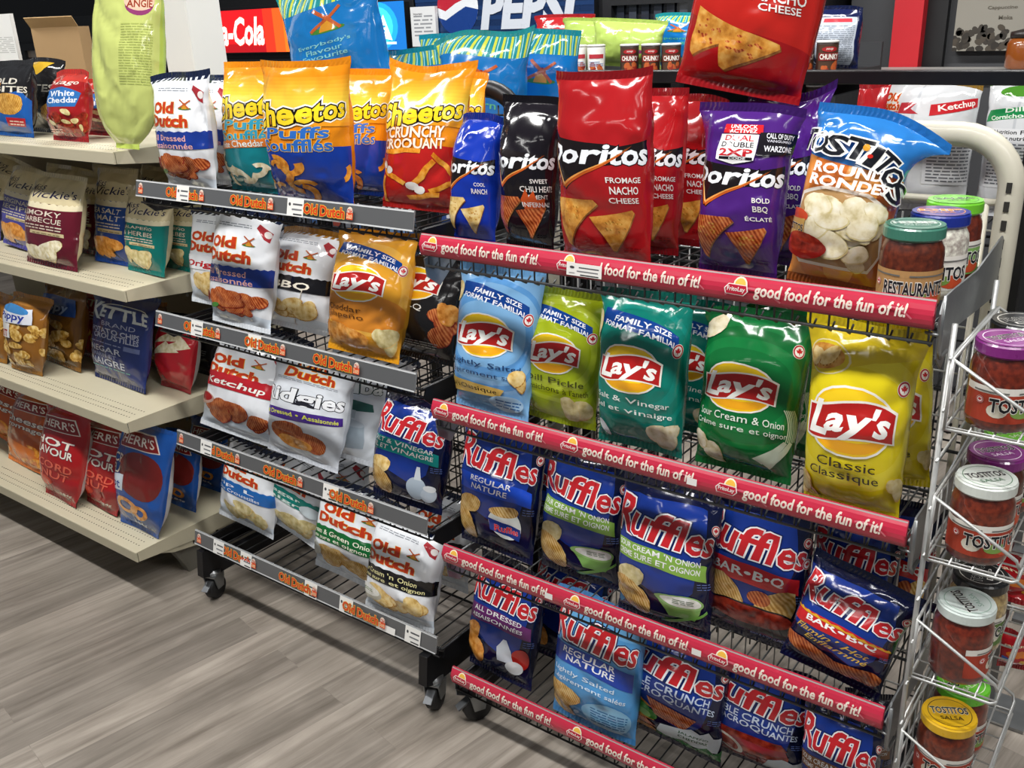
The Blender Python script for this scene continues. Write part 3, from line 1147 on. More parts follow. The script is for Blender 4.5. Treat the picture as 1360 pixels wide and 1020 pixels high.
@design
def crunchy(a):
    cheese_bag(a, 'b81f1c', 'CRUNCHY', 'CROQUANT', ('f7eedc', 'c4661a'))
    for i, (x, y, an) in enumerate(((-.1, .58, .1), (.3, .46, -.7), (.1, .36, 1.0), (.3, .22, .4), (-.2, .3, -.5), (.1, .1, .2), (-.36, .14, 1.2))):
        c, q = math.cos(an), math.sin(an)
        a.poly([(x + (u_ * c - w_ * q), y + (u_ * q + w_ * c)) for u_, w_ in ((-.16, -.02), (-.06, -.035), (.06, -.02), (.16, -.03), (.17, .02), (.05, .035), (-.07, .02), (-.17, .025))], 'puff')
    for x, y in ((-.3, .42), (-.22, .36), (.0, .2), (.06, .16)):
        a.ell(x, y, .05, .045, 'f0ece6', n=12)
    return {'top': 'dd8410', 'bot': '9a1a18', 'back': 'd98210'}


def mill(a, x, y, k):
    """the little windmill of the trade mark"""
    a.ell(x + .05 * k, y - .6 * k, 1.0 * k, .22 * k, '3f7a34').poly([(x - .42 * k, y - .7 * k), (x + .42 * k, y - .7 * k), (x + .24 * k, y + .2 * k), (x - .24 * k, y + .2 * k)], 'c98a28')
    a.poly([(x - .28 * k, y + .16 * k), (x + .28 * k, y + .16 * k), (x, y + .52 * k)], '8a2d1c')
    for r in (.7, 2.3):
        c, q = math.cos(r), math.sin(r)
        a.poly([(x + u_ * c * k - w_ * q * k, y + .2 * k + u_ * q * k + w_ * c * k) for u_, w_ in ((-1.15, -.11), (1.15, -.11), (1.15, .11), (-1.15, .11))], 'b5572a')
    return a


def dutch_logo(a, x, y, k, yel='f6c22a', red='c23a1a'):
    O = [(yel, .06)]
    a.text('Old', x - .07 * k, y + .11 * k, .34 * k, .17 * k, red, O, .045, .0, .05)
    a.text('Dutch', x, y - .10 * k, .58 * k, .18 * k, red, O, .045, .0, .03)
    return mill(a, x + .25 * k, y + .16 * k, .085 * k)


def dutch_bag(a, band, l1, l2, ink='f1ead9', food='chip', seed=3, by=.62, lead='1b2440', bg='e9ecf1', pic=None, lw=.6):
    a.rect(-.5, 0, .5, 1.5, bg).poly([(-.5, .0), (.5, .0), (.5, .12), (-.5, .22)], 'd3deea')
    for i in range(12):
        a.poly([(-.5 + i / 12, 1.46), (-.5 + (i + .6) / 12, 1.46), (-.5 + (i + .9) / 12, 1.5), (-.5 + (i + .3) / 12, 1.5)], lead, False)
    a.layer += 1
    a.small(-.3, 1.32, .16, 1.38, 2, '8a8f98', seed)
    a.poly([(.26, 1.4), (.42, 1.3), (.38, 1.16), (.3, 1.2), (.22, 1.34)], 'a83038').ell(.36, 1.27, .05, .05, 'f0e8e6', n=12)
    dutch_logo(a, -.08, 1.0, .84)
    if band:
        a.wavy(-.5, .5, by - .11, by + .13, band, .008, 22, .05)
        if l2:
            a.text(l1, -.1, by + .06, lw * .8, .08, ink, b=.012, rot=.05).text(l2, -.08, by - .045, lw, .08, ink, b=.012, rot=.05)
        else:
            a.text(l1, -.02, by, lw, .13, ink, [('5a1814', .03)], .02, .15, .05)
    a.chips(.06, .28, .5, .2, 10, food, seed, .12)
    if pic:
        pic(a)
    return {'top': lead, 'bot': 'dfe5ec', 'back': 'd9dde3'}


@design
def dutch_dressed(a):
    return dutch_bag(a, '1c3a94', 'All Dressed', 'Assaisonnée', 'e8b0a8', 'hot', 5, pic=lambda q: q.ell(-.38, .3, .08, .09, 'a8281e').ell(-.22, .2, .07, .03, '4a8a3a', .4))


@design
def dutch_original(a):
    return dutch_bag(a, 'eef0f3', 'Original', None, 'c2262c', 'chip', 6)


@design
def dutch_barbecue(a):
    return dutch_bag(a, '17161a', 'BBQ', None, 'f1ead9', 'chip', 7, lead='a8741c', lw=.4, pic=lambda q: q.ell(-.4, .3, .1, .12, '6a1c18'))


@design
def dutch_ketchup(a):
    return dutch_bag(a, 'b3202a', 'Ketchup', None, 'f4f0ea', 'hot', 8, by=.72, pic=lambda q: q.ell(-.3, .4, .14, .1, 'c9a090').ell(-.3, .42, .11, .07, '9c1c18'))


@design
def dutch_ridges(a):
    a.rect(-.5, 0, .5, 1.5, 'dfe4ec')
    a.text('Old', 0, 1.36, .26, .12, 'c23a1a', [('f6c22a', .07)], .04).text('Dutch', .02, 1.22, .44, .13, 'c23a1a', [('f6c22a', .07)], .04)
    a.small(-.3, 1.1, .3, 1.14, 2, '8a8f98', 2)
    a.text('Ridgies', .0, .86, .84, .26, 'eef0f4', [('23232c', .06)], .03, .12, .1)
    a.tris([(-.44, .5), (-.1, .5), (.2, .58), (.46, .62), (.44, .74), (.2, .72), (-.1, .66), (-.44, .64)], [(0, 1, 6), (0, 6, 7), (1, 2, 5), (1, 5, 6), (2, 3, 4), (2, 4, 5)], '472a86')
    a.text('All Dressed • Assaisonnée', .0, .615, .78, .062, 'd9dc50', rot=.13)
    a.blob(-.1, .34, .15, .14, 'hot', 2).blob(.12, .26, .18, .12, 'hot', 5, -.3).blob(-.02, .2, .14, .1, 'orangechip', 7).blob(-.42, .24, .06, .09, 'hot', 9)
    return {'top': 'd6dbe4', 'bot': 'd6dbe4', 'back': 'd0d6df'}


@design
def dutch_spray(a):
    a.rect(-.5, 0, .5, 1.5, 'd9dfe7')
    a.text('Dutch', .1, 1.3, .4, .12, 'c23a1a', [('f6c22a', .07)], .04)
    a.text('Arriba', -.05, 1.04, .6, .2, 'e6eae8', [('26403a', .06)], .03, .2, .25)
    a.poly([(-.4, .66), (-.1, .86), (.2, .84), (.24, .74), (-.06, .66), (-.3, .58)], '1e5a50').poly([(-.06, .7), (.06, .7), (.06, .58), (-.04, .58)], 'b8c4cc')
    a.poly([(-.16, .5), (.16, .5), (.2, .16), (.0, .1), (-.18, .18)], 'aab8c4').ell(.0, .5, .16, .06, 'c4ced8').blob(-.38, .3, .08, .14, 'hot', 2)
    return {'top': 'd0d6de', 'bot': 'd0d6de', 'back': 'c9d0d8'}


@design
def dutch_plain(a):
    return dutch_bag(a, '1e66b4', 'rip L', 'Chips Croustilles', 'e4ecf4', 'pale', 9)


@design
def dutch_vinegar(a):
    return dutch_bag(a, '0e7f74', 'Vinegar', 'Vinaigre', 'd9ece6', 'pale', 10, pic=lambda q: q.blob(.3, .62, .14, .12, 'c8d4da', 3))


@design
def dutch_rings(a):
    return dutch_bag(a, 'cdb03a', 'Onion & Garlic', 'Oignon', '4a3a14', 'torti', 11, pic=lambda q: q.ell(-.26, .36, .14, .12, '6a2418').ell(-.26, .36, .08, .07, 'd9b08a'))


@design
def dutch_green(a):
    return dutch_bag(a, '14652f', 'Cream & Green Onion', 'Crème sure et oignon vert', 'eef0da', 'ridge', 12, lw=.8, pic=lambda q: q.ell(-.34, .34, .12, .13, 'c9ccc4'))


@design
def dutch_sour(a):
    return dutch_bag(a, '141316', "Sour Cream 'n Onion", 'Crème sure et oignon', 'd9d29a', 'chip', 13, lw=.8, pic=lambda q: q.ell(-.26, .3, .19, .13, 'c4bfae').ell(-.26, .33, .17, .1, 'dip').small(-.34, .3, -.18, .36, 2, '6a8a4a', 4))


@design
def dutch_popcorn_tall(a):
    return dutch_popcorn(a, True)


@design
def dutch_popcorn(a, tall=False):
    a.rect(-.5, 0, .5, 1.5, '1470b8').rect(-.5, 1.3, .5, 1.5, '1f8c94')
    for i in range(12):
        x = -.5 + i / 12
        a.poly([(x, 1.3), (x + .026, 1.3), (x + .046, 1.5), (x + .02, 1.5)], 'c9d24a', False)
    a.layer += 1
    for i in range(12):
        x = -.46 + i / 12
        a.poly([(x, 1.3), (x + .012, 1.3), (x + .032, 1.5), (x + .02, 1.5)], '9cdce0', False)
    a.layer += 1
    if tall:
        mill(a, .04, 1.16, .11)
        for t, y in (("Everybody's", .99), ('Flavour', .94), ('Favourite', .89), ('La saveur', .80), ('favorite', .75)):
            a.text(t, 0, y, .034 * len(t), .04, '7fc4cf', b=.012)
        return {'top': '1f8c94', 'bot': '105f9e', 'back': '1470b8'}
    mill(a, .04, 1.1, .13)
    a.text('Popcorn', -.04, .8, .44, .1, '54b08c', b=.012).text('Maïs soufflé', -.04, .66, .5, .09, '54b08c', b=.012)
    a.chips(.0, .08, .7, .12, 8, 'popc', 3, .1)
    return {'top': '1f8c94', 'bot': '105f9e', 'back': '1470b8'}


@design
def dutch_back(a):
    a.rect(-.5, 0, .5, 1.5, 'd4d7da').rect(-.08, 0, -.06, 1.5, 'bfc3c8')
    a.text('Old', -.34, 1.34, .16, .09, 'c23a1a', [('f6c22a', .06)], .04).text('Dutch', -.33, 1.24, .24, .09, 'c23a1a', [('f6c22a', .06)], .04)
    a.poly([(-.2, 1.28), (-.06, 1.3), (-.1, 1.22), (-.04, 1.16), (-.2, 1.16)], 'b3303a').poly([(-.46, 1.16), (-.2, 1.18), (-.26, 1.05), (-.44, 1.04)], 'a83038')
    a.poly([(.02, 1.14), (.46, 1.26), (.46, 1.38), (.02, 1.27)], 'c3242c').text('Ketchup', .24, 1.26, .36, .09, 'f4f0ea', b=.02, sh=.15, rot=.25)
    a.rect(.02, .3, .46, 1.04, 'dfe1e4').text('Nutrition Facts', .18, 1.01, .28, .04, '2a2a2e', b=.02).text('Valeur nutritive', .18, .95, .28, .04, '2a2a2e', b=.02).small(.04, .34, .44, .92, 14, '6f7278', 4).small(-.44, .3, -.12, .9, 12, '9a9da2', 6)
    return {'top': '8a6a2a', 'bot': 'c9ccd0', 'back': 'd9dce0'}


@design
def dutch_back_green(a):
    a.rect(-.5, 0, .5, 1.5, 'd4d7da').rect(-.08, 0, -.06, 1.5, 'bfc3c8')
    a.ell(-.1, 1.42, .2, .06, '4a8a2a').poly([(-.36, 1.2), (.42, 1.32), (.42, 1.2), (-.4, 1.06)], '1f8a4c')
    a.text('Dill Pickle', .05, 1.24, .44, .05, 'e4f0e2', rot=.16).text("Cornichons à l'aneth", .0, 1.16, .6, .05, 'e4f0e2', rot=.16)
    a.rect(-.3, .3, .4, 1.0, 'dfe1e4').text('Nutrition Facts', -.08, .96, .32, .045, '2a2a2e', b=.02).text('Valeur nutritive', -.08, .89, .32, .045, '2a2a2e', b=.02).small(-.28, .34, .38, .85, 13, '6f7278', 9)
    return {'top': '3a7a2e', 'bot': 'c9ccd0', 'back': 'd9dce0'}


# ---- the packets of the cream gondola
def vickie(a, col, l1, l2, food, seed):
    a.rect(-.5, 0, .5, 1.5, 'cdbf98').rect(-.5, 0, .5, 1.02, col)
    a.wavy(-.5, .5, .98, 1.08, 'e0d5b4', .014, 26, .0, -.06)
    a.text('Miss', -.2, 1.3, .24, .12, '2c2a4a', b=.004, sh=.3, rot=.2).text("Vickie's", .06, 1.2, .58, .14, '2c2a4a', b=.004, sh=.3, rot=.1)
    a.text(l1, -.05, .84, .46, .09, 'd9d2c0', b=.008).text(l2, -.05, .72, .5, .09, 'd9d2c0', b=.008).small(-.3, .56, .22, .66, 2, 'cfc7b4', seed)
    a.rect(-.16, .47, .26, .53, 'c9b98e').small(-.12, .48, .22, .52, 1, '7a6a44', seed).chips(-.08, .22, .4, .18, 6, food, seed, .14)
    return {'top': 'c4b68e', 'bot': col, 'back': 'c9bd9a'}


@design
def kettle_lavender(a):
    return vickie(a, '4d4a94', 'ORIGINAL', 'RECIPE', 'orangechip', 3)


@design
def kettle_burgundy(a):
    return vickie(a, '5e1626', 'SMOKY', 'BARBECUE', 'white', 4)


@design
def kettle_blue(a):
    return vickie(a, '123f8e', 'SEA SALT', '& MALT', 'orangechip', 5)


@design
def kettle_teal(a):
    return vickie(a, '0d6f68', 'JALAPEÑO', '& HERBES', 'pale', 6)


@design
def caramel_corn(a):
    a.rect(-.5, 0, .5, 1.5, '8a5a20').rect(-.5, 1.36, .5, 1.5, 'a8702c')
    a.chips(.1, .5, .8, .9, 26, 'popc', 5, .1)
    a.poly([(-.5, 1.22), (.2, 1.3), (.24, 1.0), (-.5, .86)], 'd9dce4').blob(-.1, 1.24, .24, .1, '3f86c4', 3)
    a.text('Poppy', -.14, 1.06, .5, .2, '2c3f9c', [('e6e8ee', .05)], .03, .1, .1)
    a.poly([(-.5, .6), (-.5, .88), (-.1, .92), (-.1, .62)], 'e4e2de').text('TWIST', -.3, .7, .32, .14, 'b3202a', b=.03, rot=.05)
    return {'top': 'b27a30', 'bot': '9a6a26', 'back': '7a501c'}


@design
def caramel_dark(a):
    a.rect(-.5, 0, .5, 1.5, '6f4a1c').chips(.1, .45, .8, .8, 22, 'popc', 8, .1)
    a.poly([(-.5, 1.3), (.3, 1.3), (.34, .98), (-.5, .9)], '2a4a8a').text('Poppy', -.1, 1.06, .5, .2, '9ab4e0', [('1c2f74', .05)], .03, .1, .1)
    return {'top': 'a8742c', 'bot': '8a5e22', 'back': '6a4618'}


@design
def kettle_red(a):
    a.rect(-.5, 0, .5, 1.5, '9c1c24').chips(-.1, .5, .5, .5, 9, 'gold', 8, .13)
    a.text('KETTLE', -.1, 1.26, .6, .16, 'e8dcc8', b=.02).small(-.3, .9, .2, 1.1, 3, 'e0c9b8', 3)
    return {'top': '861820', 'bot': '8a1820', 'back': '861820'}


@design
def kettle_sea(a):
    a.rect(-.5, 0, .5, 1.5, '28356f')
    a.text('K', -.28, 1.2, .2, .28, 'cdd3d2', [('1b2450', .04)], .03).text('ETTLE', .1, 1.19, .56, .19, 'cdd3d2', [('1b2450', .04)], .03, .0, -.03, arch(.1))
    a.ring(.08, 1.2, .32, .345, 'cdd3d2', .5, 20, .3, 2.6)
    a.text('BRAND', .05, 1.0, .36, .08, 'a8aec6', b=.0).text('POTATO CHIPS', .0, .87, .6, .09, 'b4bad0').text('CROUSTILLES', .02, .77, .56, .09, 'b4bad0')
    a.small(-.34, .64, .1, .68, 1, '8e97bb', 3).text('VINEGAR', -.16, .54, .5, .1, 'c6cbdc', b=.01).text('SEL MARIN ET', -.16, .43, .4, .07, '8e97bb').text('VINAIGRE', -.14, .31, .54, .12, 'c6cbdc', b=.01).small(-.36, .2, .2, .24, 1, '5fa09a', 6)
    a.rect(.12, .6, .34, .68, '6a76a4')
    return {'top': '20295a', 'bot': '1e2856', 'back': '232e62'}


@design
def red_triangles(a):
    a.rect(-.5, 0, .5, 1.5, 'b3202a')
    for cx, cy in ((-.05, 1.1), (-.12, .8), (.1, .95)):
        a.poly([(cx - .26, cy - .16), (cx + .26, cy + .06), (cx + .06, cy + .26)], 'white')
    a.small(-.4, .3, -.2, .4, 2, 'e0b0a8', 3)
    return {'top': '9c1a22', 'bot': '9c1a22', 'back': 'c9c4c0'}


@design
def black_packet(a):
    a.rect(-.5, 0, .5, 1.5, '1a1a1c').text('BOLD', -.1, .9, .5, .14, 'c9b98a', b=.02).small(-.3, .5, .3, .7, 3, '8a8a8a', 3)
    return {'top': '141416', 'bot': '141416', 'back': '141416'}


def herr(a, bg, low, l1, l2, food, tag_='8a1c1c'):
    a.rect(-.5, 0, .5, 1.5, bg).poly([(-.5, 0), (.5, 0), (.5, .36), (-.5, .5)], low)
    a.poly([(-.34, 1.36), (.22, 1.44), (.3, 1.2), (-.26, 1.12)], 'e6dfd6').poly([(-.32, 1.345), (.2, 1.42), (.28, 1.21), (-.25, 1.135)], tag_).text("HERR'S", -.02, 1.28, .46, .13, 'efe6dc', b=.01, rot=.13)
    a.text(l1, -.06, .96, .6, .13, 'f0e6d8', [('4a2a4a', .05)], .02, .1, .06).text(l2, -.06, .8, .6, .13, 'f0e6d8', [('4a2a4a', .05)], .02, .1, .06)
    return {'top': bg, 'bot': low, 'back': 'c9c6c4'}


@design
def herr_orange(a):
    o = herr(a, 'b8541c', 'd8701c', 'Cheese', 'Fromage', 'puff')
    cheese_food(a, 'puff', 5)
    return o


@design
def herr_red(a):
    o = herr(a, 'a31a1c', '9c1c20', 'HOT', 'FLAVOUR', 'hot')
    a.text('CORD', .0, .56, .5, .13, 'e0604a', [('5a0e10', .03)], .02, .1).text('NUT', .0, .4, .4, .13, 'e0604a', [('5a0e10', .03)], .02, .1).blob(-.2, .25, .16, .1, 'c8381c', 4).text('184g', .2, .1, .22, .06, 'e6dcd2')
    return o


@design
def herr_blue(a):
    o = herr(a, '1c4f9c', '184a94', 'CRISPY', 'FLAVOUR', 'hot')
    a.ell(.1, .8, .3, .34, '6e1f1c').poly([(-.46, .66), (-.1, .74), (-.1, .5), (-.44, .44)], 'c9d4de').text('hot', -.28, .58, .26, .12, '27408a', b=.02)
    a.ring(-.08, .3, .08, .15, 'orangechip', .8, 20).ring(.1, .26, .06, .12, 'orangechip', .9, 20).text('184g', .1, .08, .22, .06, 'dfe6ee')
    return o


@design
def cheese_black(a):
    a.rect(-.5, 0, .5, 1.5, '1c1b1d').poly([(-.5, 0), (.5, 0), (.5, .7), (.2, .9), (-.5, .6)], '1e57a4')
    a.text('BOLD', -.1, 1.1, .5, .13, 'd9d2c4', b=.02).text('BITES', .1, .92, .6, .13, 'd9d2c4', b=.02).blob(.06, .6, .22, .26, 'gold', 4).rect(.0, .12, .34, .3, 'b3202a').small(.04, .15, .3, .27, 2, 'e6c9b8', 4).blob(-.2, 1.0, .1, .09, 'orangechip', 8)
    return {'top': '2a2a2c', 'bot': '1a4a8c', 'back': '1c1b1d'}


@design
def black_yellow(a):
    a.rect(-.5, 0, .5, 1.5, '1b1a1c').poly([(-.3, 1.5), (.3, 1.5), (.0, 1.2)], 'd9ac2c').text('BITES', .0, .9, .6, .16, 'c9c4b8', b=.02).chips(.0, .4, .5, .3, 5, 'gold', 4, .14)
    return {'top': '242326', 'bot': '161518', 'back': '1b1a1c'}


@design
def cheese_crackers(a):
    a.rect(-.5, 0, .5, 1.5, '9c1c1e').rect(-.5, 1.3, .5, 1.5, 'c23a30')
    a.text('Chicago', -.1, 1.26, .7, .14, 'f0e0d4', b=.01, sh=.3)
    a.poly([(-.34, 1.06), (.0, 1.16), (.34, 1.02), (.24, .7), (-.26, .66)], '2f6cb0').text('White', .0, 1.0, .4, .13, 'e8eef4', b=.02, rot=.1).text('Cheddar', .02, .84, .5, .13, 'e8eef4', b=.02, rot=.1)
    a.chips(.05, .34, .7, .4, 12, 'salsa', 4, .13).chips(.1, .4, .6, .4, 5, 'pale', 9, .07).small(-.4, .1, 0, .2, 2, 'e0b8a8', 3)
    return {'top': 'b3302a', 'bot': '8a1a1c', 'back': '8a1a1c'}


@design
def kettle_corn_big(a):
    a.rect(-.5, 0, .5, 1.5, 'bcc572').poly([(-.5, .6), (-.3, .9), (-.36, 1.2), (-.5, 1.2)], 'c3d06c')
    a.ell(.24, 1.17, .16, .1, '8a3a6a').ell(.24, 1.2, .17, .09, 'e0b8a0').text('BOOM', .24, 1.225, .22, .05, '8a3420', b=.02).text('ANGIE', .24, 1.17, .28, .06, '8a3420', b=.02)
    a.small(.06, .5, .42, 1.02, 24, 'a3ae5e', 5)
    a.text('K', -.42, .86, .14, .12, 'b34a3a', b=.02, rot=1.5).text('A', -.42, 1.0, .14, .12, 'b34a3a', b=.02, rot=1.5)
    return {'top': 'a9bb50', 'bot': 'b3c45c', 'back': 'b0c256'}


@design
def green_top(a):
    a.rect(-.5, 0, .5, 1.5, 'a8c060').ell(.1, .5, .1, .08, '8a3a6a')
    return {'top': '9ab254', 'bot': '9ab254', 'back': 'a2ba5a'}


@design
def red_top(a):
    a.rect(-.5, 0, .5, 1.5, 'b3252a').text('CHIPS', 0, 1.2, .5, .1, 'e8d0c4', b=.01)
    return {'top': 'a01e24', 'bot': 'a01e24', 'back': 'a01e24'}


@design
def navy_back(a):
    a.rect(-.5, 0, .5, 1.5, '141c48').rect(-.2, .0, .34, 1.3, 'bcc4d0').rect(-.32, 0, -.28, 1.4, 'd9dde4').rect(-.1, 1.16, .24, 1.26, 'c9404a').small(-.16, .1, .3, 1.1, 20, '7a828e', 5)
    return {'top': '101638', 'bot': '101638', 'back': '141c48'}


@design
def candy_red(a):
    a.rect(-.5, 0, .5, 1.5, 'b01c24').blob(.1, .7, .25, .2, 'e07a2a', 3).text('candy', .0, 1.1, .5, .14, 'f2e4c0', b=.02, rot=.2).blob(-.2, .4, .12, .1, '3a5fb4', 5).blob(.25, .3, .12, .1, 'e8b030', 6)
    return {'top': '9a1820', 'bot': '9a1820', 'back': 'b01c24'}
# ================================================================== the place
def floor_material():
    m, nt, p = _new('vinyl_planks')
    N = nt.nodes.new
    tc = N('ShaderNodeTexCoord')
    mp = N('ShaderNodeMapping')
    mp.inputs['Rotation'].default_value = (0, 0, math.radians(100))
    nt.links.new(tc.outputs['Object'], mp.inputs['Vector'])
    br = N('ShaderNodeTexBrick')
    br.offset = 0.37
    br.inputs['Scale'].default_value = 1.0
    br.inputs['Brick Width'].default_value = 0.92
    br.inputs['Row Height'].default_value = 0.102
    br.inputs['Mortar Size'].default_value = 0.0007
    br.inputs['Mortar Smooth'].default_value = 0.3
    br.inputs['Color1'].default_value = (0.2, 0.2, 0.2, 1)
    br.inputs['Color2'].default_value = (0.8, 0.8, 0.8, 1)
    br.inputs['Mortar'].default_value = (0.3, 0.3, 0.3, 1)
    nt.links.new(mp.outputs[0], br.inputs['Vector'])
    mp2 = N('ShaderNodeMapping')
    mp2.inputs['Scale'].default_value = (2.2, 30, 1)
    nt.links.new(mp.outputs[0], mp2.inputs['Vector'])
    ad = N('ShaderNodeVectorMath')
    ad.operation = 'ADD'
    nt.links.new(mp2.outputs[0], ad.inputs[0])
    sc = N('ShaderNodeVectorMath')
    sc.operation = 'SCALE'
    sc.inputs['Scale'].default_value = 9.0
    nt.links.new(br.outputs['Color'], sc.inputs[0])
    nt.links.new(sc.outputs[0], ad.inputs[1])
    nz = N('ShaderNodeTexNoise')
    nz.inputs['Scale'].default_value = 1.0
    nz.inputs['Detail'].default_value = 6
    nz.inputs['Roughness'].default_value = 0.62
    nz.inputs['Distortion'].default_value = 0.6
    nt.links.new(ad.outputs[0], nz.inputs['Vector'])
    n2 = N('ShaderNodeTexNoise')
    n2.inputs['Scale'].default_value = 5.0
    n2.inputs['Detail'].default_value = 3
    nt.links.new(mp.outputs[0], n2.inputs['Vector'])
    r1 = N('ShaderNodeValToRGB')
    r1.color_ramp.elements[0].color = lin('665e55')
    r1.color_ramp.elements[0].position = 0.28
    r1.color_ramp.elements[1].color = lin('9a9187')
    r1.color_ramp.elements[1].position = 0.68
    nt.links.new(nz.outputs['Fac'], r1.inputs['Fac'])
    m1 = N('ShaderNodeMix')
    m1.data_type = 'RGBA'
    m1.blend_type = 'OVERLAY'
    m1.inputs['Factor'].default_value = 0.30
    nt.links.new(r1.outputs[0], m1.inputs['A'])
    nt.links.new(br.outputs['Color'], m1.inputs['B'])
    m2 = N('ShaderNodeMix')
    m2.data_type = 'RGBA'
    m2.blend_type = 'SOFT_LIGHT'
    m2.inputs['Factor'].default_value = 0.45
    nt.links.new(m1.outputs['Result'], m2.inputs['A'])
    nt.links.new(n2.outputs['Fac'], m2.inputs['B'])
    nt.links.new(m2.outputs['Result'], p.inputs['Base Color'])
    p.inputs['Roughness'].default_value = 0.42
    b = N('ShaderNodeBump')
    b.inputs['Strength'].default_value = 0.12
    b.inputs['Distance'].default_value = 0.002
    nt.links.new(nz.outputs['Fac'], b.inputs['Height'])
    nt.links.new(b.outputs[0], p.inputs['Normal'])
    return m


structure(MB().box(-11, 4, -2.5, 5.2, -.06, 0).build('floor', floor_material()))
structure(MB().box(-11, 4, 5.0, 5.1, 0, 3.2).build('wall_back', plain('3c3d40', .8)))
structure(MB().box(-11, 4, 4.97, 5.0, 0, .12).build('baseboard_back', plain('2a2a2c', .6)))
# the white square post between the gondola and the wire rack
_c0, _c1 = at(208, 0, 1.86)[0], at(245, 0, 1.86)[0]
structure(MB().box(_c0, _c1, 1.86, 1.985, 0, 3.2).build('wall_post', plain('d9d9d6', .6), bevel=.004))

WIREBLACK = plain('17171a', .38, .3)
STEEL = plain('8d8f90', .34, .8)
WIREWHITE = plain('b9bab8', .35, .4)
CREAM = plain('cfcab9', .45, 0, .15)
GOND = plain('c3bba2', .5, 0, .1)
CARD = plain('eceae6', .6)
RUBBER = plain('141415', .6)


def price_tag(parent, o, ex, ey, w, h, seed, blank=False):
    a = Art()
    a.rect(0, 0, w, h, 'eceae6')
    if not blank:
        rd = random.Random(seed)
        a.small(w * .35, h * .62, w * .92, h * .86, 1, '55565a', seed).small(w * .3, h * .34, w * .9, h * .56, 1, '77787c', seed + 1)
        a.ell(w * .16, h * .66, w * .07, h * .1, '3c3d40', n=8).small(w * .4, h * .08, w * .92, h * .26, 1, '2c2d30', seed + 2).small(w * .08, h * .2, w * .24, h * .3, 1, '77787c', seed)
    o = np.array(o, float)
    ex, ey = np.array(ex, float), np.array(ey, float)
    n = np.cross(ex, ey)
    n /= np.linalg.norm(n)
    ob = laid('price_tag', a, np.array([0, w]), np.array([0, h]), flat_fn(o + n * .0008, ex, ey), lambda k: plain(k, .55), parent)
    return ob


def caster(parent, x, y, z_top, brake=True, ry=0.3):
    c = link('caster', None, parent, (x, y, 0), (0, 0, ry))
    r = .034
    MB().lathe([(r * .55, -.013), (r * .92, -.013), (r, -.009), (r, .009), (r * .92, .013), (r * .55, .013)], 24, (0, 0, r), 'x').lathe([(.008, -.018), (.008, .018)], 12, (0, 0, r), 'x').build('wheel', RUBBER, c)
    f = MB()
    for s in (-1, 1):
        f.prism([(-.013, r), (.013, r), (.022, r * 2.15), (-.022, r * 2.15)], 'x', s * .019 - .0015, s * .019 + .0015)
    f.box(-.0205, .0205, -.022, .022, r * 2.1, r * 2.22).lathe([(.022, r * 2.22), (.022, r * 2.5), (.012, r * 2.6), (.012, z_top)], 18)
    f.build('fork', STEEL, c)
    if brake:
        MB().prism([(-.02, r * 1.62), (-.046, r * 1.2), (-.049, r * 1.3), (-.02, r * 1.8)], 'x', -.010, .010).build('brake_lever', plain('55575a', .4, .6), c)
    return c


# ------------------------------------------------------------------ cream gondola
GX1 = -2.245
GX0 = -3.9
G_SH = [(1.222, 1.335), (.875, 1.295), (.527, 1.229), (.152, 1.183)]
GBACK = 1.78


def perforated_top(z, y0, rows=(.03, .05, .075)):
    """painted sheet with punched holes near its front edge"""
    b = MB()
    lip = .030
    b.prism([(y0, z - lip), (y0 + .004, z - lip), (y0 + .004, z - .003), (GBACK, z - .003), (GBACK, z), (y0 + .001, z), (y0, z - .002)], 'x', GX0, GX1)
    b.prism([(y0 + .006, z - lip), (y0 + .006, z - .003), (GBACK - .02, z - .003), (GBACK - .02, z - .052), (y0 + .22, z - .052)], 'x', GX1 - .002, GX1)
    x = GX1 - .03
    k = 0
    while x > -3.15:
        for r in rows:
            b.lathe([(.0022, z + .0002), (.0022, z + .0004)], 6, (x - (.006 if r == .05 else 0), y0 + r, 0), 'z', 1)
        x -= .0127
    return b


gond = thing('gondola_shelving', 'cream metal gondola shelving unit with four perforated shelves at the far end of the aisle', 'shelving', (0, 0, 0))
for z, y in G_SH:
    s = perforated_top(z, y).build('shelf', [GOND, plain('2a2620', .9)], gond)
    br = MB().prism([(y + .12, z - .032), (GBACK, z - .032), (GBACK, z - .10), (y + .3, z - .055)], 'x', GX1 - .012, GX1 - .0025)
    for q in (.18, .26, .34):
        br.box(GX1 - .0026, GX1 - .0022, y + q, y + q + .008, z - .06, z - .042, 1)
    br.build('shelf_bracket', [GOND, plain('2a2620', .9)], s)
MB().box(GX0, GX1 + .0, GBACK + .002, GBACK + .02, .1, 1.30).build('back_panel', plain('a89f88', .6), gond)
u = MB().box(GX1 - .03, GX1, GBACK - .03, GBACK, 0.0, 1.30)
for k in range(40):
    u.box(GX1 - .0005, GX1 + .0003, GBACK - .019, GBACK - .011, .16 + k * .028, .176 + k * .028, 1)
u.build('upright', [GOND, plain('2a2620', .9)], gond)
MB().prism([(1.30, .10), (GBACK, .10), (GBACK, 0.0), (1.345, 0.0), (1.335, .03)], 'x', GX1 - .05, GX1 - .02).build('foot', plain('77746a', .55, .2), gond)
MB().prism([(1.24, .12), (GBACK, .12), (GBACK, .07), (1.45, .07), (1.3, .095)], 'x', GX1 - .04, GX1 - .004).build('base_bracket', GOND, gond)
MB().box(GX0, GX1 - .06, 1.40, 1.42, 0.0, .12).build('kick_plate', plain('55524a', .6), gond)


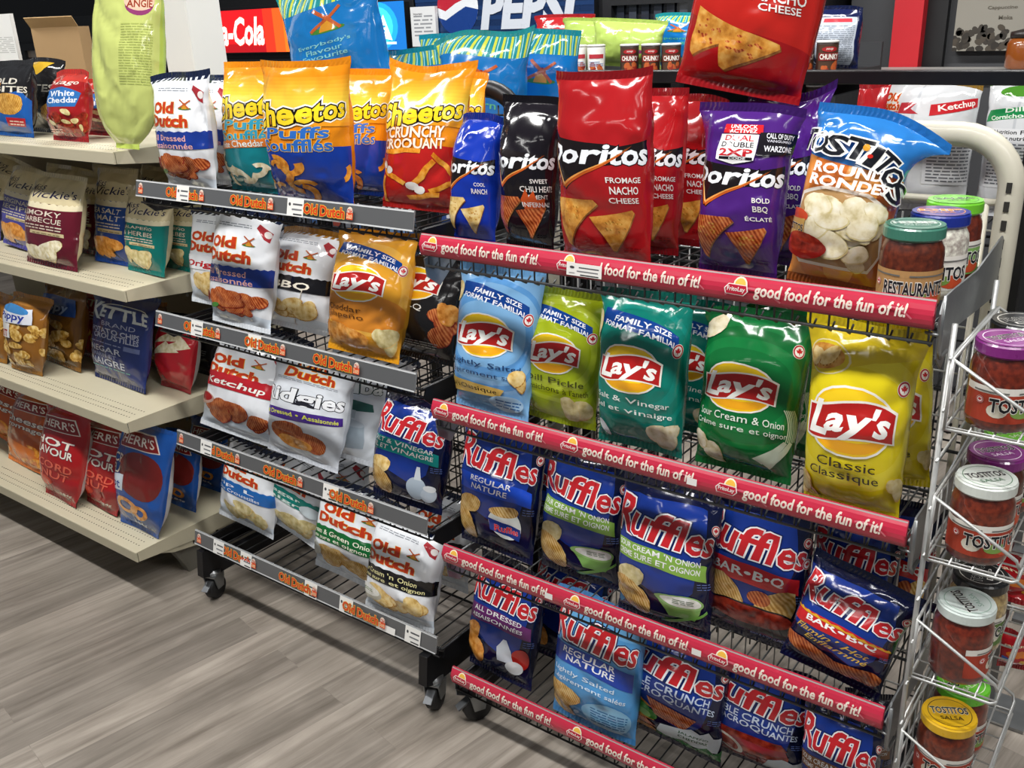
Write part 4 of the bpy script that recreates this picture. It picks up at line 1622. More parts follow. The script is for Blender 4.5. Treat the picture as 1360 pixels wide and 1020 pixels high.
# ------------------------------------------------------------------ wire racks
def wire_deck(x0, x1, y0, y1, z, n, mat, name, parent, hook=.03, r=.0019):
    """a wire shelf: wires from back to front that turn down at the front edge, on three cross wires"""
    b = MB()
    for i in range(n):
        x = x0 + .006 + (x1 - x0 - .012) * i / (n - 1)
        b.tube([(x, y1, z), (x, y0 + .012, z), (x, y0 + .004, z - .006), (x, y0 + .004, z - hook), (x, y0 + .016, z - hook - .006), (x, y0 + .03, z - hook + .004)], r, 5)
    for yy, zz, rr in ((y0 + .012, z - .005, .003), ((y0 + y1) / 2, z - .005, .003), (y1 - .02, z - .005, .003), (y0 + .001, z - hook + .003, .0024)):
        b.tube([(x0, yy, zz), (x1, yy, zz)], rr, 6)
    for x in (x0, x1):
        b.tube([(x, y0 + .012, z - .005), (x, y1, z - .005)], .004, 6)
    return b.build(name, mat, parent)


# -- the black rack with grey label channels
DX0, DX1 = -2.118, -1.236
D_RAIL = [(1.169, 1.132), (.842, .804), (.513, .475), (.212, .172)]
D_SH = [1.137, .810, .481, .178]
drack = thing('wire_rack', 'black wire display rack on casters with four grey label channels', 'display rack', (0, 0, 0))


def grey_rail(parent, x0, x1, zt, zb, tags, seed):
    L, h = x1 - x0, zt - zb
    a = Art()
    a.rect(0, 0, L, h, '5d5e60').rect(0, h * .93, L, h, 'd4d6d8').rect(0, 0, L, h * .08, 'd0d2d4')  # pale top and bottom lines: light on the plastic edges, painted in
    k = 0
    for i in range(4):
        x = .02 + i * (L - .04) / 3.6
        a.ell(x, h * .62, .008, .009, 'e8d8c8', n=10).rect(x - .009, h * .2, x + .009, h * .55, 'e5532d').text('Old', x, h * .62, .012, .009, 'd0421f', b=.02).text('Dutch', x, h * .38, .015, .009, 'f6d9a8', b=.02)
        lx = x + .155 * L / .88
        if lx + .06 < L:
            O = [('f2c53a', .07)]
            a.text('Old', lx - .034, h * .5, .040, h * .52, 'd2401f', O, .035).text('Dutch', lx + .03, h * .48, .068, h * .52, 'd2401f', O, .035)
    y0 = 1.288

    def fn(x, y):
        t = y / h
        n = np.tile(np.array([0, -.97, .24]), (len(x), 1))
        return np.stack([x0 + x, y0 + .009 * t, zb + y], 1), n
    e = MB().prism([(y0 + .0004, zb), (y0 + .0095, zt), (y0 + .013, zt), (y0 + .004, zb)], 'x', x0, x1)
    e.mats = [plain('8b8d8f', .3)]
    r = laid('label_channel', a, np.array([0, L]), np.array([0, h]), fn, lambda c: plain(c, .22, 0, .6), parent, e, 2e-4)
    for i, (tx, w) in enumerate(tags):
        price_tag(r, (x0 + tx, y0 - .0016 + .009 * .02, zb + h * .02), (1, 0, 0), (0, .2425, .97), abs(w), h * (.98 if w > 0 else .42), seed + i, w < 0)
    return r


D_TAGS = [[(.165, .046), (.545, .05)], [(.150, .046), (.365, .046)], [(.105, .046), (.565, .05)], [(.085, .045), (.20, .045), (.45, .045), (.575, .045), (.70, -.06), (.79, .047)]]
for i, ((zt, zb), zs) in enumerate(zip(D_RAIL, D_SH)):
    x0, x1 = (DX0 + (.016 if i == 0 else 0), DX1 + (.028 if i == 0 else 0))
    d = wire_deck(x0, x1, 1.30, 1.685, zs - .003, 24, WIREBLACK, 'wire_shelf', drack, .022, .002)
    grey_rail(drack, x0, x1, zt, zb, D_TAGS[i], 10 * i)
    for x in (x0 - .004, x1 + .001):
        MB().prism([(1.31, zs - .028), (1.335, zs - .05), (1.69, zs - .06), (1.69, zs - .01), (1.32, zs - .006)], 'x', x, x + .003).build('shelf_bracket', WIREBLACK, drack)


def rounded_frame(x0, x1, y, z0, z1, r, rad):
    p = [(x0, y, z0), (x0, y, z1 - r)]
    p += [(x0 + r - r * math.cos(t), y, z1 - r + r * math.sin(t)) for t in np.linspace(.15, math.pi / 2, 8)]
    p += [(x1 - r + r * math.sin(t), y, z1 - r + r * math.cos(t)) for t in np.linspace(0, math.pi / 2 - .15, 8)]
    p += [(x1, y, z1 - r), (x1, y, z0)]
    return p


MB().tube(rounded_frame(DX0 + .01, DX1 - .01, 1.70, .075, 1.355, .10, .018), .019, 10).build('frame', WIREBLACK, drack)
g = MB()
for i in range(22):
    x = DX0 + .04 + i * (DX1 - DX0 - .08) / 21
    g.tube([(x, 1.703, .09), (x, 1.703, 1.32)], .0019, 5)
for i in range(17):
    z = .1 + i * .075
    g.tube([(DX0 + .02, 1.70, z), (DX1 - .02, 1.70, z)], .0022, 5)
g.build('back_grid', WIREBLACK, drack)
for x in (DX0 + .03, DX1 - .03):
    MB().prism([(1.27, .085), (1.30, .075), (1.73, .075), (1.73, .115), (1.36, .125), (1.31, .16), (1.28, .16)], 'x', x - .012, x + .012).build('base_arm', WIREBLACK, drack, bevel=.003)
    for y in (1.31, 1.66):
        caster(drack, x, y, .09)

# -- the rack with the pink-red slogan rails
RX0, RX1 = -1.193, -.284
R_RAIL = [(1.129, 1.089), (.797, .757), (.466, .426), (.153, .113)]
R_SH = [1.094, .762, .431, .118]
rrack = thing('wire_rack', 'steel wire display rack with cream tube frame and four red slogan rails', 'display rack', (0, 0, 0))
RED = 'c2304a'


def red_rail(parent, x0, x1, zt, zb, seed):
    L, h = x1 - x0, zt - zb
    a = Art()
    a.rect(0, 0, L, h, 'c62f49').rect(0, h * .95, L, h, 'a89a98').rect(0, 0, L, h * .05, '9c2036')
    for i in range(3):
        b = i * L / 3
        a.ring(b + .05, -h * 1.2, h * 1.75, h * 1.82, 'd96a7c', n=16, a0=.9, a1=2.2).ring(b + .245, -h * .5, h * 1.1, h * 1.16, 'd96a7c', n=14, a0=.8, a1=1.9)
        lx = b + .026
        a.ell(lx + .006, h * .66, .011, .011, 'f3ead0', n=14).ell(lx + .006, h * .67, .0085, .0085, 'edb84a', n=14)
        a.poly([(lx - .017, h * .3), (lx + .012, h * .27), (lx + .019, h * .45), (lx + .017, h * .66), (lx - .012, h * .68), (lx - .019, h * .5)], 'f3e6e4')
        a.poly([(lx - .0155, h * .32), (lx + .011, h * .295), (lx + .0172, h * .45), (lx + .0155, h * .635), (lx - .011, h * .65), (lx - .017, h * .5)], 'c01f3a')
        a.text('FritoLay', lx, h * .475, .028, h * .2, 'f6ece8', b=.02, sh=.1)
        a.text('good food for the fun of it!', b + .162, h * .49, .216, h * .56, 'f2e2d6', b=.026, sh=.18)
    y0 = 1.286

    def fn(x, y):
        t = y / h
        k = (t - .5) * 2
        p = np.stack([x0 + x, y0 + .004 * t + .006 * k * k, zb + y], 1)
        n = np.stack([0 * x, -np.ones(len(x)), .25 + .5 * k * .6], 1)
        return p, n / np.linalg.norm(n, axis=1, keepdims=True)
    e = MB().box(x0, x1, y0 + .0105, y0 + .014, zb, zt)
    for x in (x0, x1):
        e.prism([(y0 + .006, zb), (y0 + .0005, zb + h * .5), (y0 + .010, zt), (y0 + .0105, zt), (y0 + .0105, zb)], 'x', x - .0006, x + .0006)
    e.mats = [plain('b02840', .35)]
    r = laid('slogan_rail', a, np.array([0, L]), np.linspace(0, h, 7), fn, lambda c: plain(c, .24, 0, .6), parent, e, 1.6e-4)
    return r


def rail_tag(r, tx, zb, w, h, seed, blank, clear=False):
    price_tag(r, (RX0 + tx, 1.283, zb), (1, 0, 0), (0, .1, .995), w, h, seed, blank)


for i, ((zt, zb), zs) in enumerate(zip(R_RAIL, R_SH)):
    wire_deck(RX0, RX1, 1.30, 1.69, zs - .004, 34, plain('5d5f60', .4, .7) if i < 3 else WIREBLACK, 'wire_shelf', rrack, .026, .0017)
    r = red_rail(rrack, RX0, RX1, zt, zb, i)
    if i == 0:
        rail_tag(r, .332, zb + .006, .068, .021, 3, False)
    if i == 1:
        rail_tag(r, .563, zb + .012, .018, .012, 4, True)
    if i == 2:
        rail_tag(r, .268, zb + .014, .018, .012, 4, True)
        rail_tag(r, .583, zb + .014, .018, .012, 4, True)
    for x in (RX0 - .003, RX1 + .004):
        MB().prism([(1.30, zs + (.015 if x > -1 else -.014)), (1.305, zs - .05), (1.34, zs - .075), (1.40, zs - .03), (1.66, zs - .05), (1.69, zs - .05), (1.69, zs + .03), (1.66, zs + (.05 if x > -1 else -.01)), (1.5, zs + (.03 if x > -1 else -.012)), (1.36, zs + (.035 if x > -1 else -.012)), (1.315, zs + (.035 if x > -1 else -.012))], 'x', x, x + .0025).build('shelf_bracket', plain('85888a', .4, .6), rrack)
    MB().tube([(RX1 + .012, 1.288, zs + .045), (RX1 + .012, 1.288, zs - .03), (RX1 + .012, 1.30, zs - .045), (RX1 + .012, 1.335, zs - .045)], .0028, 6).tube([(RX1 - .01, 1.30, zs - .012), (RX1 + .012, 1.292, zs - .012)], .0024, 5).build('end_hook', STEEL, rrack)

f = MB()
for x0_, x1_ in ((RX0 + .02, RX1 + .003),):
    fp = rounded_frame(x0_, x1_, 1.69, .075, 1.295, .085, .02)
    f.tube(fp, .020, 10)
x = RX1 + .003
for k in range(36):
    z = .16 + k * .030
    f.box(x - .004, x + .004, 1.6685, 1.6705, z, z + .016, 1)
    f.box(RX0 + .016, RX0 + .024, 1.6685, 1.6705, z, z + .016, 1)
f.tube([(RX0 + .02, 1.69, 1.19), (RX1 - .0, 1.69, 1.19)], .006, 6)
f.tube([(RX1 - .03, 1.69, 1.19), (RX1 - .03, 1.69, .1)], .005, 6)
f.build('frame', [CREAM, plain('2a2824', .9)], rrack)
g = MB()
for i in range(26):
    x = RX0 + .04 + i * (RX1 - RX0 - .07) / 25
    g.tube([(x, 1.712, .1), (x, 1.712, 1.16)], .0017, 5)
for i in range(13):
    z = .12 + i * .085
    g.tube([(RX0 + .02, 1.709, z), (RX1 - .01, 1.709, z)], .002, 5)
g.build('back_grid', WIREWHITE, rrack)
for x in (RX0 + .03, RX1 - .03):
    MB().prism([(1.30, .085), (1.33, .07), (1.74, .07), (1.74, .105), (1.36, .108), (1.32, .11)], 'x', x - .014, x + .014).build('base_arm', WIREBLACK, rrack, bevel=.003)
    for y in (1.335, 1.68):
        caster(rrack, x, y, .08, ry=-.5)

# -- the narrow basket rack for jars, on the near end of the red-railed rack
BX0, BX1, BY0, BY1 = -.252, -.135, 1.285, 1.56
B_FL = [.955, .752, .548, .345]
brack = thing('jar_rack', 'narrow white wire basket rack holding jars on the end of the red-railed rack', 'basket rack', (0, 0, 0))
pw = MB()
for y in (BY0 + .012, BY1 - .012):
    pw.tube([(BX0 - .006, y, .05), (BX0 - .006, y, 1.10)], .004, 6)
for z in np.arange(.08, 1.1, .075):
    pw.tube([(BX0 - .004, BY0, z), (BX0 - .004, BY1, z)], .0022, 5)
for y in (BY0 + .012, BY1 - .012):
    pw.tube([(BX0 - .006, y, .05), (BX0 + .0, y, .012), (BX1, y, .012)], .004, 6)
pw.build('back_frame', WIREWHITE, brack)
for i, z in enumerate(B_FL):
    b = MB()
    rim = [(BX0, BY0, z + .10), (BX1 - .004, BY0, z + .034), (BX1, BY0 + .004, z + .022), (BX1, BY1 - .004, z + .022), (BX1 - .004, BY1, z + .034), (BX0, BY1, z + .10)]
    b.tube(rim, .0026, 6, closed=True)
    b.tube([(BX0, BY0, z), (BX1 - .006, BY0, z), (BX1, BY0 + .006, z), (BX1, BY1 - .006, z), (BX1 - .006, BY1, z), (BX0, BY1, z)], .0024, 6, closed=True)
    for k in range(8):
        y = BY0 + .01 + k * (BY1 - BY0 - .02) / 7
        b.tube([(BX0, y, z + .1), (BX0, y, z), (BX1, y, z), (BX1, y, z + .022)], .0016, 5)
    for x in (BX0 + .03, BX0 + .06, BX0 + .09):
        b.tube([(x, BY0, z), (x, BY1, z)], .0016, 5)
    for y in (BY0, BY1):
        b.tube([(BX0, y, z), (BX0, y, z + .1)], .0024, 5)
    b.build('basket', WIREWHITE, brack)


# ------------------------------------------------------------------ jars
def jar(label, x, y, z, lid, lidtext, lidink, body='6e2413', band='e6e2da', rz=0.0, r=.0415, h=.118, lab=('TOSTITOS', '17181f'), pic='a83a24', group='glass jars in the side baskets', art=None, flavour=('SALSA', None)):
    j = thing('salsa_jar', label, 'jar', (x, y, z), rz, group)
    MB().lathe([(r * .8, 0), (r * .95, .003), (r, .012), (r, h * .70), (r * .97, h * .78), (r * .86, h * .86), (r * .84, h * .90)], 32).build('glass_body', jar_mat(body), j)
    hl = .016
    a = Art()
    a.ell(0, 0, r * .93, r * .93, lid, n=32, bump=True).ring(0, 0, r * .74, r * .77, lidink, n=40)
    a.text(lidtext, 0, r * .12, r * 1.3, r * .34, lidink if lidtext != 'TOSTITOS' else '15161c', [('f2efe8', .06)] if lid not in ('e8ece8', 'f2efe8') else (), .03)
    if flavour[0]:
        a.text(flavour[0], 0, -r * .3, r * .8, r * .2, lidink, b=.01)
    e = MB().lathe([(r * .90, h * .90 - .003), (r * .965, h * .90), (r * .965, h * .90 + hl * .8), (r * .90, h * .90 + hl)], 36)
    for k in range(24):
        t = 2 * math.pi * k / 24
        e.lathe([(.0016, 0), (.0016, .0004)], 6, (0, 0, 0), 'z', 1) if False else None
    e.mats = [plain(lid, .3, 0, .5)]
    if art:
        art(a, r)
    laid('lid', a, np.array([-r, r]), np.array([-r, r]), flat_fn((0, 0, h * .90 + hl + .0004), (1, 0, 0), (0, 1, 0)), lambda k: plain(k, .3, 0, .5), j, e)
    L, hh = 2 * math.pi * r * .62, h * .42
    b = Art()
    b.rect(0, 0, L, hh, pic).rect(0, hh * .8, L, hh, band)
    b.ell(L * .3, hh * .35, L * .08, hh * .2, 'd9d2c0', n=14).ell(L * .62, hh * .25, L * .12, hh * .2, 'c9502e', n=14).ell(L * .5, hh * .3, L * .1, hh * .16, '7a9a4a', n=14)
    b.text(lab[0], L * .5, hh * .5, L * .52, hh * .36, lab[1], [('f4f0e8', .07)], .03)
    b.small(L * .1, hh * .84, L * .9, hh * .94, 1, '6a6a66', 3).leafseal(L * .16, hh * .6, hh * .1)

    def fn(xx, yy):
        t = -math.pi * .62 - math.pi / 2 + xx / r
        n = np.stack([np.cos(t), np.sin(t), 0 * t], 1)
        return n * (r + .0003) + np.stack([0 * t, 0 * t, .016 + yy], 1), n
    laid('label', b, np.linspace(0, L, 23), np.array([0, hh]), fn, lambda k: plain(k, .45), j)
    return j


def jar_mat(h):
    key = ('jar', h)
    if key not in MATS:
        m, nt, p = _new('jar_' + h)
        tc = nt.nodes.new('ShaderNodeTexCoord')
        nz = nt.nodes.new('ShaderNodeTexNoise')
        nz.inputs['Scale'].default_value = 130
        nz.inputs['Detail'].default_value = 3
        rp = nt.nodes.new('ShaderNodeValToRGB')
        c = lin(h)
        rp.color_ramp.elements[0].color = (c[0] * .55, c[1] * .5, c[2] * .5, 1)
        rp.color_ramp.elements[0].position = .35
        rp.color_ramp.elements[1].color = (min(1, c[0] * 1.5), min(1, c[1] * 1.6), min(1, c[2] * 1.5), 1)
        rp.color_ramp.elements[1].position = .7
        nt.links.new(tc.outputs['Object'], nz.inputs['Vector'])
        nt.links.new(nz.outputs['Fac'], rp.inputs['Fac'])
        nt.links.new(rp.outputs[0], p.inputs['Base Color'])
        p.inputs['Roughness'].default_value = .35
        p.inputs['Coat Weight'].default_value = 1.0
        p.inputs['Coat Roughness'].default_value = .03
        MATS[key] = m
    return MATS[key]


JY = (1.335, 1.425, 1.515)
jx = -.198
for (i, y, x, lid, txt, ink, body, lbl, rz) in (
    (0, JY[0], jx, '7d2478', 'TOSTITOS', 'e8d4e6', '6b2212', 'salsa jar with purple lid, topmost in the side baskets', .9),
    (0, JY[1], jx, '1c1d1f', 'TOSTITOS', 'e0ddd6', '7a5a34', 'dip jar with black lid behind the topmost purple-lidded jar', .7),
    (1, JY[0], jx, 'd9dfd9', 'TOSTITOS', '6a8f74', '6b2614', 'salsa jar with white lid in the second basket from the top', .75),
    (1, JY[1] + .005, jx - .006, '7d2478', 'TOSTITOS', 'e8d4e6', '54200f', 'salsa jar with purple lid behind the white-lidded jar, second basket', .8),
    (1, JY[2] - .003, jx, '6fbf2a', 'TOSTITOS', 'e4f2d0', '6b2a12', 'salsa jar with lime green lid at the back of the second basket', .9),
    (2, JY[0], jx, 'cfdad6', 'TOSTITOS', '8fb0a0', '6b2212', 'salsa jar with pale mint-white lid in the third basket', 2.3),
    (2, JY[1], jx, '1d1e20', 'TOSTITOS', 'd9d6cf', 'b49a6a', 'creamy spinach dip jar with black lid in the third basket', 1.7),
    (3, JY[0], jx, 'dfb01c', 'TOSTITOS', '4a3a10', '64240f', 'salsa jar with yellow lid in the bottom basket', .5),
    (3, JY[1] - .002, jx, '66c42a', 'TOSTITOS', 'e4f2d0', '6b2412', 'salsa jar with lime green lid behind the yellow-lidded jar', 1.2),
):
    jar(lbl, x, y, B_FL[i] + .0026, lid, txt, ink, body, rz=rz, pic='5a7a3a' if 'spinach' in lbl else 'a83a24', flavour=('SALSA' if 'salsa' in lbl else 'DIP', None))


# ------------------------------------------------------------------ bags
G_R1 = 'corn chip bags on the top shelf of the red-railed rack'
put('cool', 'glossy blue corn chip bag with ranch flavour print, first on the top red-railed shelf', G_R1, (626, 318), (634, 150), (599, 669), R_SH[0], 1.385)
put('chili', 'glossy black corn chip bag with flaming chips between a blue and a red bag', G_R1, (705, 330), (708, 128), (665, 746), R_SH[0], 1.4)
put('nacho', 'large red nacho corn chip bag standing in front of two other red ones', G_R1, (806, 345), (804, 97), (741, 872), R_SH[0], 1.365, T=.095)
put('nacho', 'red nacho corn chip bag half hidden, directly behind the large front red bag', G_R1, (868, 345), (885, 118), (820, 912), R_SH[0], 1.475, T=.07)
put('nacho', 'red nacho corn chip bag furthest back, its right edge beside the purple bag', G_R1, (905, 345), (925, 125), (860, 956), R_SH[0], 1.56, T=.07)
put('bold', 'purple barbecue corn chip bag with a red and white double points badge', G_R1, (985, 362), (1006, 138), (930, 1050), R_SH[0], 1.4, T=.095, ears=(-.02, 0, .02, -.01))
put('bold_plain', 'purple barbecue corn chip bag peeking out behind the badged purple one', G_R1, (1032, 345), (1055, 125), (985, 1082), R_SH[0], 1.5, T=.07, ears=(0, 0, .02, .03))
put('rounds', 'round tortilla chip bag with blue top corner and orange front beside jars', G_R1, (1112, 388), (1166, 150), (1064, 1198), R_SH[0], 1.385, T=.11, ears=(.0, 0, .06, -.05), lean=.16, grid=(24, 34))
# the bag lying on the tops of the others
pb = at(975, 150, 1.50)
bag('nacho_big', 'red nacho bag with two big printed chips, thrown on top of the upper row', G_R1, (pb[0], 1.50, 1.350), .232, .33, .10, .15, 0, .16, 77, (24, 34))

G_R2 = 'potato chip bags on the second shelf of the red-railed rack'
put('light_salted', 'light blue potato chip bag, lightly salted, first on the second shelf', G_R2, (655, 545), (672, 357), (606, 718), R_SH[1], 1.36, ears=(0, 0, .01, .015))
put('dill', 'olive green dill pickle potato chip bag between light blue and teal bags', G_R2, (750, 572), (760, 385), (703, 802), R_SH[1], 1.395)
put('salt_vinegar', 'teal salt and vinegar potato chip bag standing in front of its twin', G_R2, (850, 608), (862, 388), (795, 918), R_SH[1], 1.37, T=.1)
put('salt_vinegar', 'teal potato chip bag in shadow behind the front teal one', G_R2, (915, 610), (935, 400), (872, 966), R_SH[1], 1.48, T=.07)
put('sour_onion', 'dark green sour cream and onion potato chip bag with printed forks', G_R2, (984, 640), (1014, 412), (930, 1072), R_SH[1], 1.375, T=.1)
put('sour_onion', 'dark green potato chip bag mostly hidden behind the other dark green one', G_R2, (1040, 640), (1050, 405), (990, 1082), R_SH[1], 1.48, T=.07)
put('classic', 'yellow classic potato chip bag at the front, overhanging its red rail', G_R2, (1132, 690), (1158, 432), (1070, 1214), R_SH[1], 1.35, T=.11, grid=(24, 34), ears=(-.01, .01, .015, .0))
put('classic', 'yellow potato chip bag standing behind the front yellow one', G_R2, (1190, 655), (1196, 436), (1120, 1242), R_SH[1], 1.465, T=.08)

G_R3 = 'ridged chip bags on the third shelf of the red-railed rack'
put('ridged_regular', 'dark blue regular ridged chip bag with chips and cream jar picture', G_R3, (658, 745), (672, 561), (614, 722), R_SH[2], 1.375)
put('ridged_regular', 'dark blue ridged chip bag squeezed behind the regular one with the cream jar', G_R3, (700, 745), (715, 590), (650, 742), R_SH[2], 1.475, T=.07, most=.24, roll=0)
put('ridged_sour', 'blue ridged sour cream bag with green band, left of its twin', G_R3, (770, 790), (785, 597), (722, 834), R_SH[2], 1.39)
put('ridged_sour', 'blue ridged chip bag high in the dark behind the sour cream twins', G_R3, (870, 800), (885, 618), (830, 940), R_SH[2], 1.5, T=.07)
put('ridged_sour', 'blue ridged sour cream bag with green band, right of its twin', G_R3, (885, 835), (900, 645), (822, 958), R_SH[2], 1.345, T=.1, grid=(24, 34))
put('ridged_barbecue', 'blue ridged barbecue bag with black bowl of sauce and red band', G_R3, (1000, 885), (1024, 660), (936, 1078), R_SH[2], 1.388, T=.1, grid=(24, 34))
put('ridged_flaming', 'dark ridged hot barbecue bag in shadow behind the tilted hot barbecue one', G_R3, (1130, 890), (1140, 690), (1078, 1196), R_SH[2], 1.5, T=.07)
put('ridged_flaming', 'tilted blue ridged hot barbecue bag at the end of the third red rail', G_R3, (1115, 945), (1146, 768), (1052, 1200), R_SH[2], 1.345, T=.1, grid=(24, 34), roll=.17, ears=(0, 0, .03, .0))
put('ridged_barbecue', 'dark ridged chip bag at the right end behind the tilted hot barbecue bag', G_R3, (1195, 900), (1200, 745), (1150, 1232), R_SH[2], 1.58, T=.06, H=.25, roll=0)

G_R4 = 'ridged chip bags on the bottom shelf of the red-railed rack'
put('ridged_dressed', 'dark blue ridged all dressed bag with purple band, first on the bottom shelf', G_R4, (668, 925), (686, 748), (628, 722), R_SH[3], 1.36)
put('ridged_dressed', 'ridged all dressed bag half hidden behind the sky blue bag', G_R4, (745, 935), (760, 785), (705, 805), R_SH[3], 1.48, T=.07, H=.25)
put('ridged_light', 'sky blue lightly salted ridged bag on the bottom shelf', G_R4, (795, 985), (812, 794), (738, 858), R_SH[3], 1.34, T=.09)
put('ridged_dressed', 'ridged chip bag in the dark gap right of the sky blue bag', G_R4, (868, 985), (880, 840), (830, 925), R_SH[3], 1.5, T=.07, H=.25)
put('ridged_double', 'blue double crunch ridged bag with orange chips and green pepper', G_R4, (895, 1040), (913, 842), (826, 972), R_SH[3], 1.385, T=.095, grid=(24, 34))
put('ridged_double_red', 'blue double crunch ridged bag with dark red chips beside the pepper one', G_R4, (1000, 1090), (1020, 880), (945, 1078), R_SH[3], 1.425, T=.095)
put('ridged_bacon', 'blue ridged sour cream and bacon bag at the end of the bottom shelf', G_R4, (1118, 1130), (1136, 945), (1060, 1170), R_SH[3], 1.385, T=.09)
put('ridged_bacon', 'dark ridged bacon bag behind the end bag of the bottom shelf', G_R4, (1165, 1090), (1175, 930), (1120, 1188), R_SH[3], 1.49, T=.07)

G_D1 = 'snack bags on the top shelf of the black rack'
put('dutch_dressed', 'white all dressed potato chip bag with blue band, first on the top black-rack shelf', G_D1, (266, 255), (247, 96), (206, 290), D_SH[0], 1.375, ears=(-.02, -.015, .01, .01))
put('dutch_dressed', 'white all dressed chip bag behind the first one on the top black-rack shelf', G_D1, (300, 255), (285, 100), (245, 322), D_SH[0], 1.47, T=.07)
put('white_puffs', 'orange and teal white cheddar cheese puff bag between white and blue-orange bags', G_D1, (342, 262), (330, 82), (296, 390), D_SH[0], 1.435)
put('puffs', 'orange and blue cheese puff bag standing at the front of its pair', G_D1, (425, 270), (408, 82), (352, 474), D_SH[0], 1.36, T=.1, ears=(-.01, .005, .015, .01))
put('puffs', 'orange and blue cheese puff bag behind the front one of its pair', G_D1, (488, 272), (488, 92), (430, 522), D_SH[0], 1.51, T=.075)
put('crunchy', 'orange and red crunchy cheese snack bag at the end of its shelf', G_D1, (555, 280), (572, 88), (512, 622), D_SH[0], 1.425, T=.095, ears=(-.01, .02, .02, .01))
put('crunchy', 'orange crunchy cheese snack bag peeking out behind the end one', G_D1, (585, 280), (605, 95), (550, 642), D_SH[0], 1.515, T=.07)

G_D2 = 'chip bags on the second shelf of the black rack'
put('dutch_original', 'white original potato chip bag leaning behind the all dressed bag, second shelf', G_D2, (278, 432), (306, 288), (256, 334), D_SH[1], 1.46, T=.07, most=.24, roll=0)
put('dutch_dressed', 'white all dressed potato chip bag with blue band on the second black-rack shelf', G_D2, (318, 442), (326, 278), (280, 372), D_SH[1], 1.375)
put('dutch_dressed', 'white chip bag with blue band in shadow beside the black-banded bag', G_D2, (375, 445), (382, 300), (335, 415), D_SH[1], 1.49, T=.065)
put('dutch_barbecue', 'white barbecue potato chip bag with black band on the second shelf', G_D2, (400, 462), (418, 305), (364, 450), D_SH[1], 1.43)
put('ketchup_crisps', 'dark red ketchup potato chip bag peeking out between white and orange bags', G_D2, (445, 470), (460, 320), (418, 502), D_SH[1], 1.51, T=.065)
put('jalapeno', 'orange cheddar jalapeno potato chip bag with blue size banner', G_D2, (486, 490), (508, 308), (441, 550), D_SH[1], 1.375, T=.095)
put('black_barbecue', 'black barbecue potato chip bag in the shadow beside the orange one', G_D2, (560, 505), (580, 330), (534, 622), D_SH[1], 1.425)

G_D3 = 'chip bags on the third shelf of the black rack'
put('dutch_ketchup', 'white ketchup potato chip bag with red band leaning on the third shelf', G_D3, (315, 588), (345, 455), (280, 378), D_SH[2], 1.395, H=.27, most=.46)
put('dutch_plain', 'blue-banded white chip bag hidden between ketchup and ridged bags', G_D3, (362, 590), (380, 465), (330, 412), D_SH[2], 1.5, T=.06, H=.26, most=.24, roll=0)
put('dutch_ridges', 'pale grey ridged all dressed chip bag with purple ribbon', G_D3, (405, 618), (425, 480), (360, 466), D_SH[2], 1.385, H=.275, most=.46)
put('dutch_spray', 'pale grey chip bag with a printed green spray bottle', G_D3, (468, 628), (490, 500), (428, 520), D_SH[2], 1.455, T=.07, H=.27, most=.46)
put('dutch_rings', 'white chip bag showing a strip between the spray bottle bag and a blue bag', G_D3, (505, 632), (520, 520), (478, 545), D_SH[2], 1.545, T=.06, H=.25, most=.24, roll=0)
put('ridged_salt_vinegar', 'dark blue ridged salt and vinegar bag with teal band on the third shelf', G_D3, (540, 690), (556, 525), (500, 602), D_SH[2], 1.365, T=.095, grid=(24, 34), most=.46)

G_D4 = 'chip bags on the bottom shelf of the black rack'
put('dutch_plain', 'white ripple chip bag with bright blue band, first on the bottom shelf', G_D4, (325, 702), (342, 600), (298, 374), D_SH[3], 1.41, H=.243, most=.3)
put('dutch_vinegar', 'white vinegar chip bag with teal band on the bottom shelf', G_D4, (384, 728), (410, 620), (352, 436), D_SH[3], 1.44, H=.243, most=.3)
put('dutch_rings', 'white chip bag with yellow band and printed dip behind the green-banded one', G_D4, (432, 750), (450, 640), (404, 490), D_SH[3], 1.53, T=.07, H=.243, most=.24, roll=0)
put('dutch_green', 'white green onion chip bag with dark green band', G_D4, (470, 795), (484, 655), (424, 530), D_SH[3], 1.385, H=.243, most=.3)
put('dutch_sour', 'white sour cream and onion chip bag with black band', G_D4, (538, 848), (556, 690), (494, 590), D_SH[3], 1.33, T=.095, H=.243, grid=(24, 34), most=.3)
put('dutch_sour', 'white chip bag behind the black-banded sour cream bag', G_D4, (588, 820), (602, 700), (552, 628), D_SH[3], 1.50, T=.065, H=.243, most=.24, roll=0)

G_G1 = 'bags on the top gondola shelf'
put('cheese_black', 'black and blue cheese bites bag on the top gondola shelf', G_G1, (22, 188), (22, 80), (-8, 50), G_SH[0][0], 1.43, T=.07, grid=(16, 24))
put('black_yellow', 'black bag with yellow triangle behind the black and blue one', G_G1, (60, 188), (56, 78), (34, 88), G_SH[0][0], 1.53, T=.06, grid=(14, 20))
put('cheese_crackers', 'red cheddar cracker bag standing on the top gondola shelf', G_G1, (95, 192), (94, 92), (63, 127), G_SH[0][0], 1.42, T=.07, grid=(18, 26))
put('cheese_crackers', 'red cracker bag half hidden between the red bag and the lime green bag', G_G1, (128, 190), (125, 105), (100, 160), G_SH[0][0], 1.54, T=.06, grid=(14, 20))
put('kettle_corn_big', 'big lime green popcorn bag standing on the gondola end', G_G1, (172, 205), (172, -50), (122, 222), G_SH[0][0], 1.38, T=.10, slack=1.5, grid=(24, 34), name='popcorn_bag', cat='popcorn bag', most=.46, taper=.6)

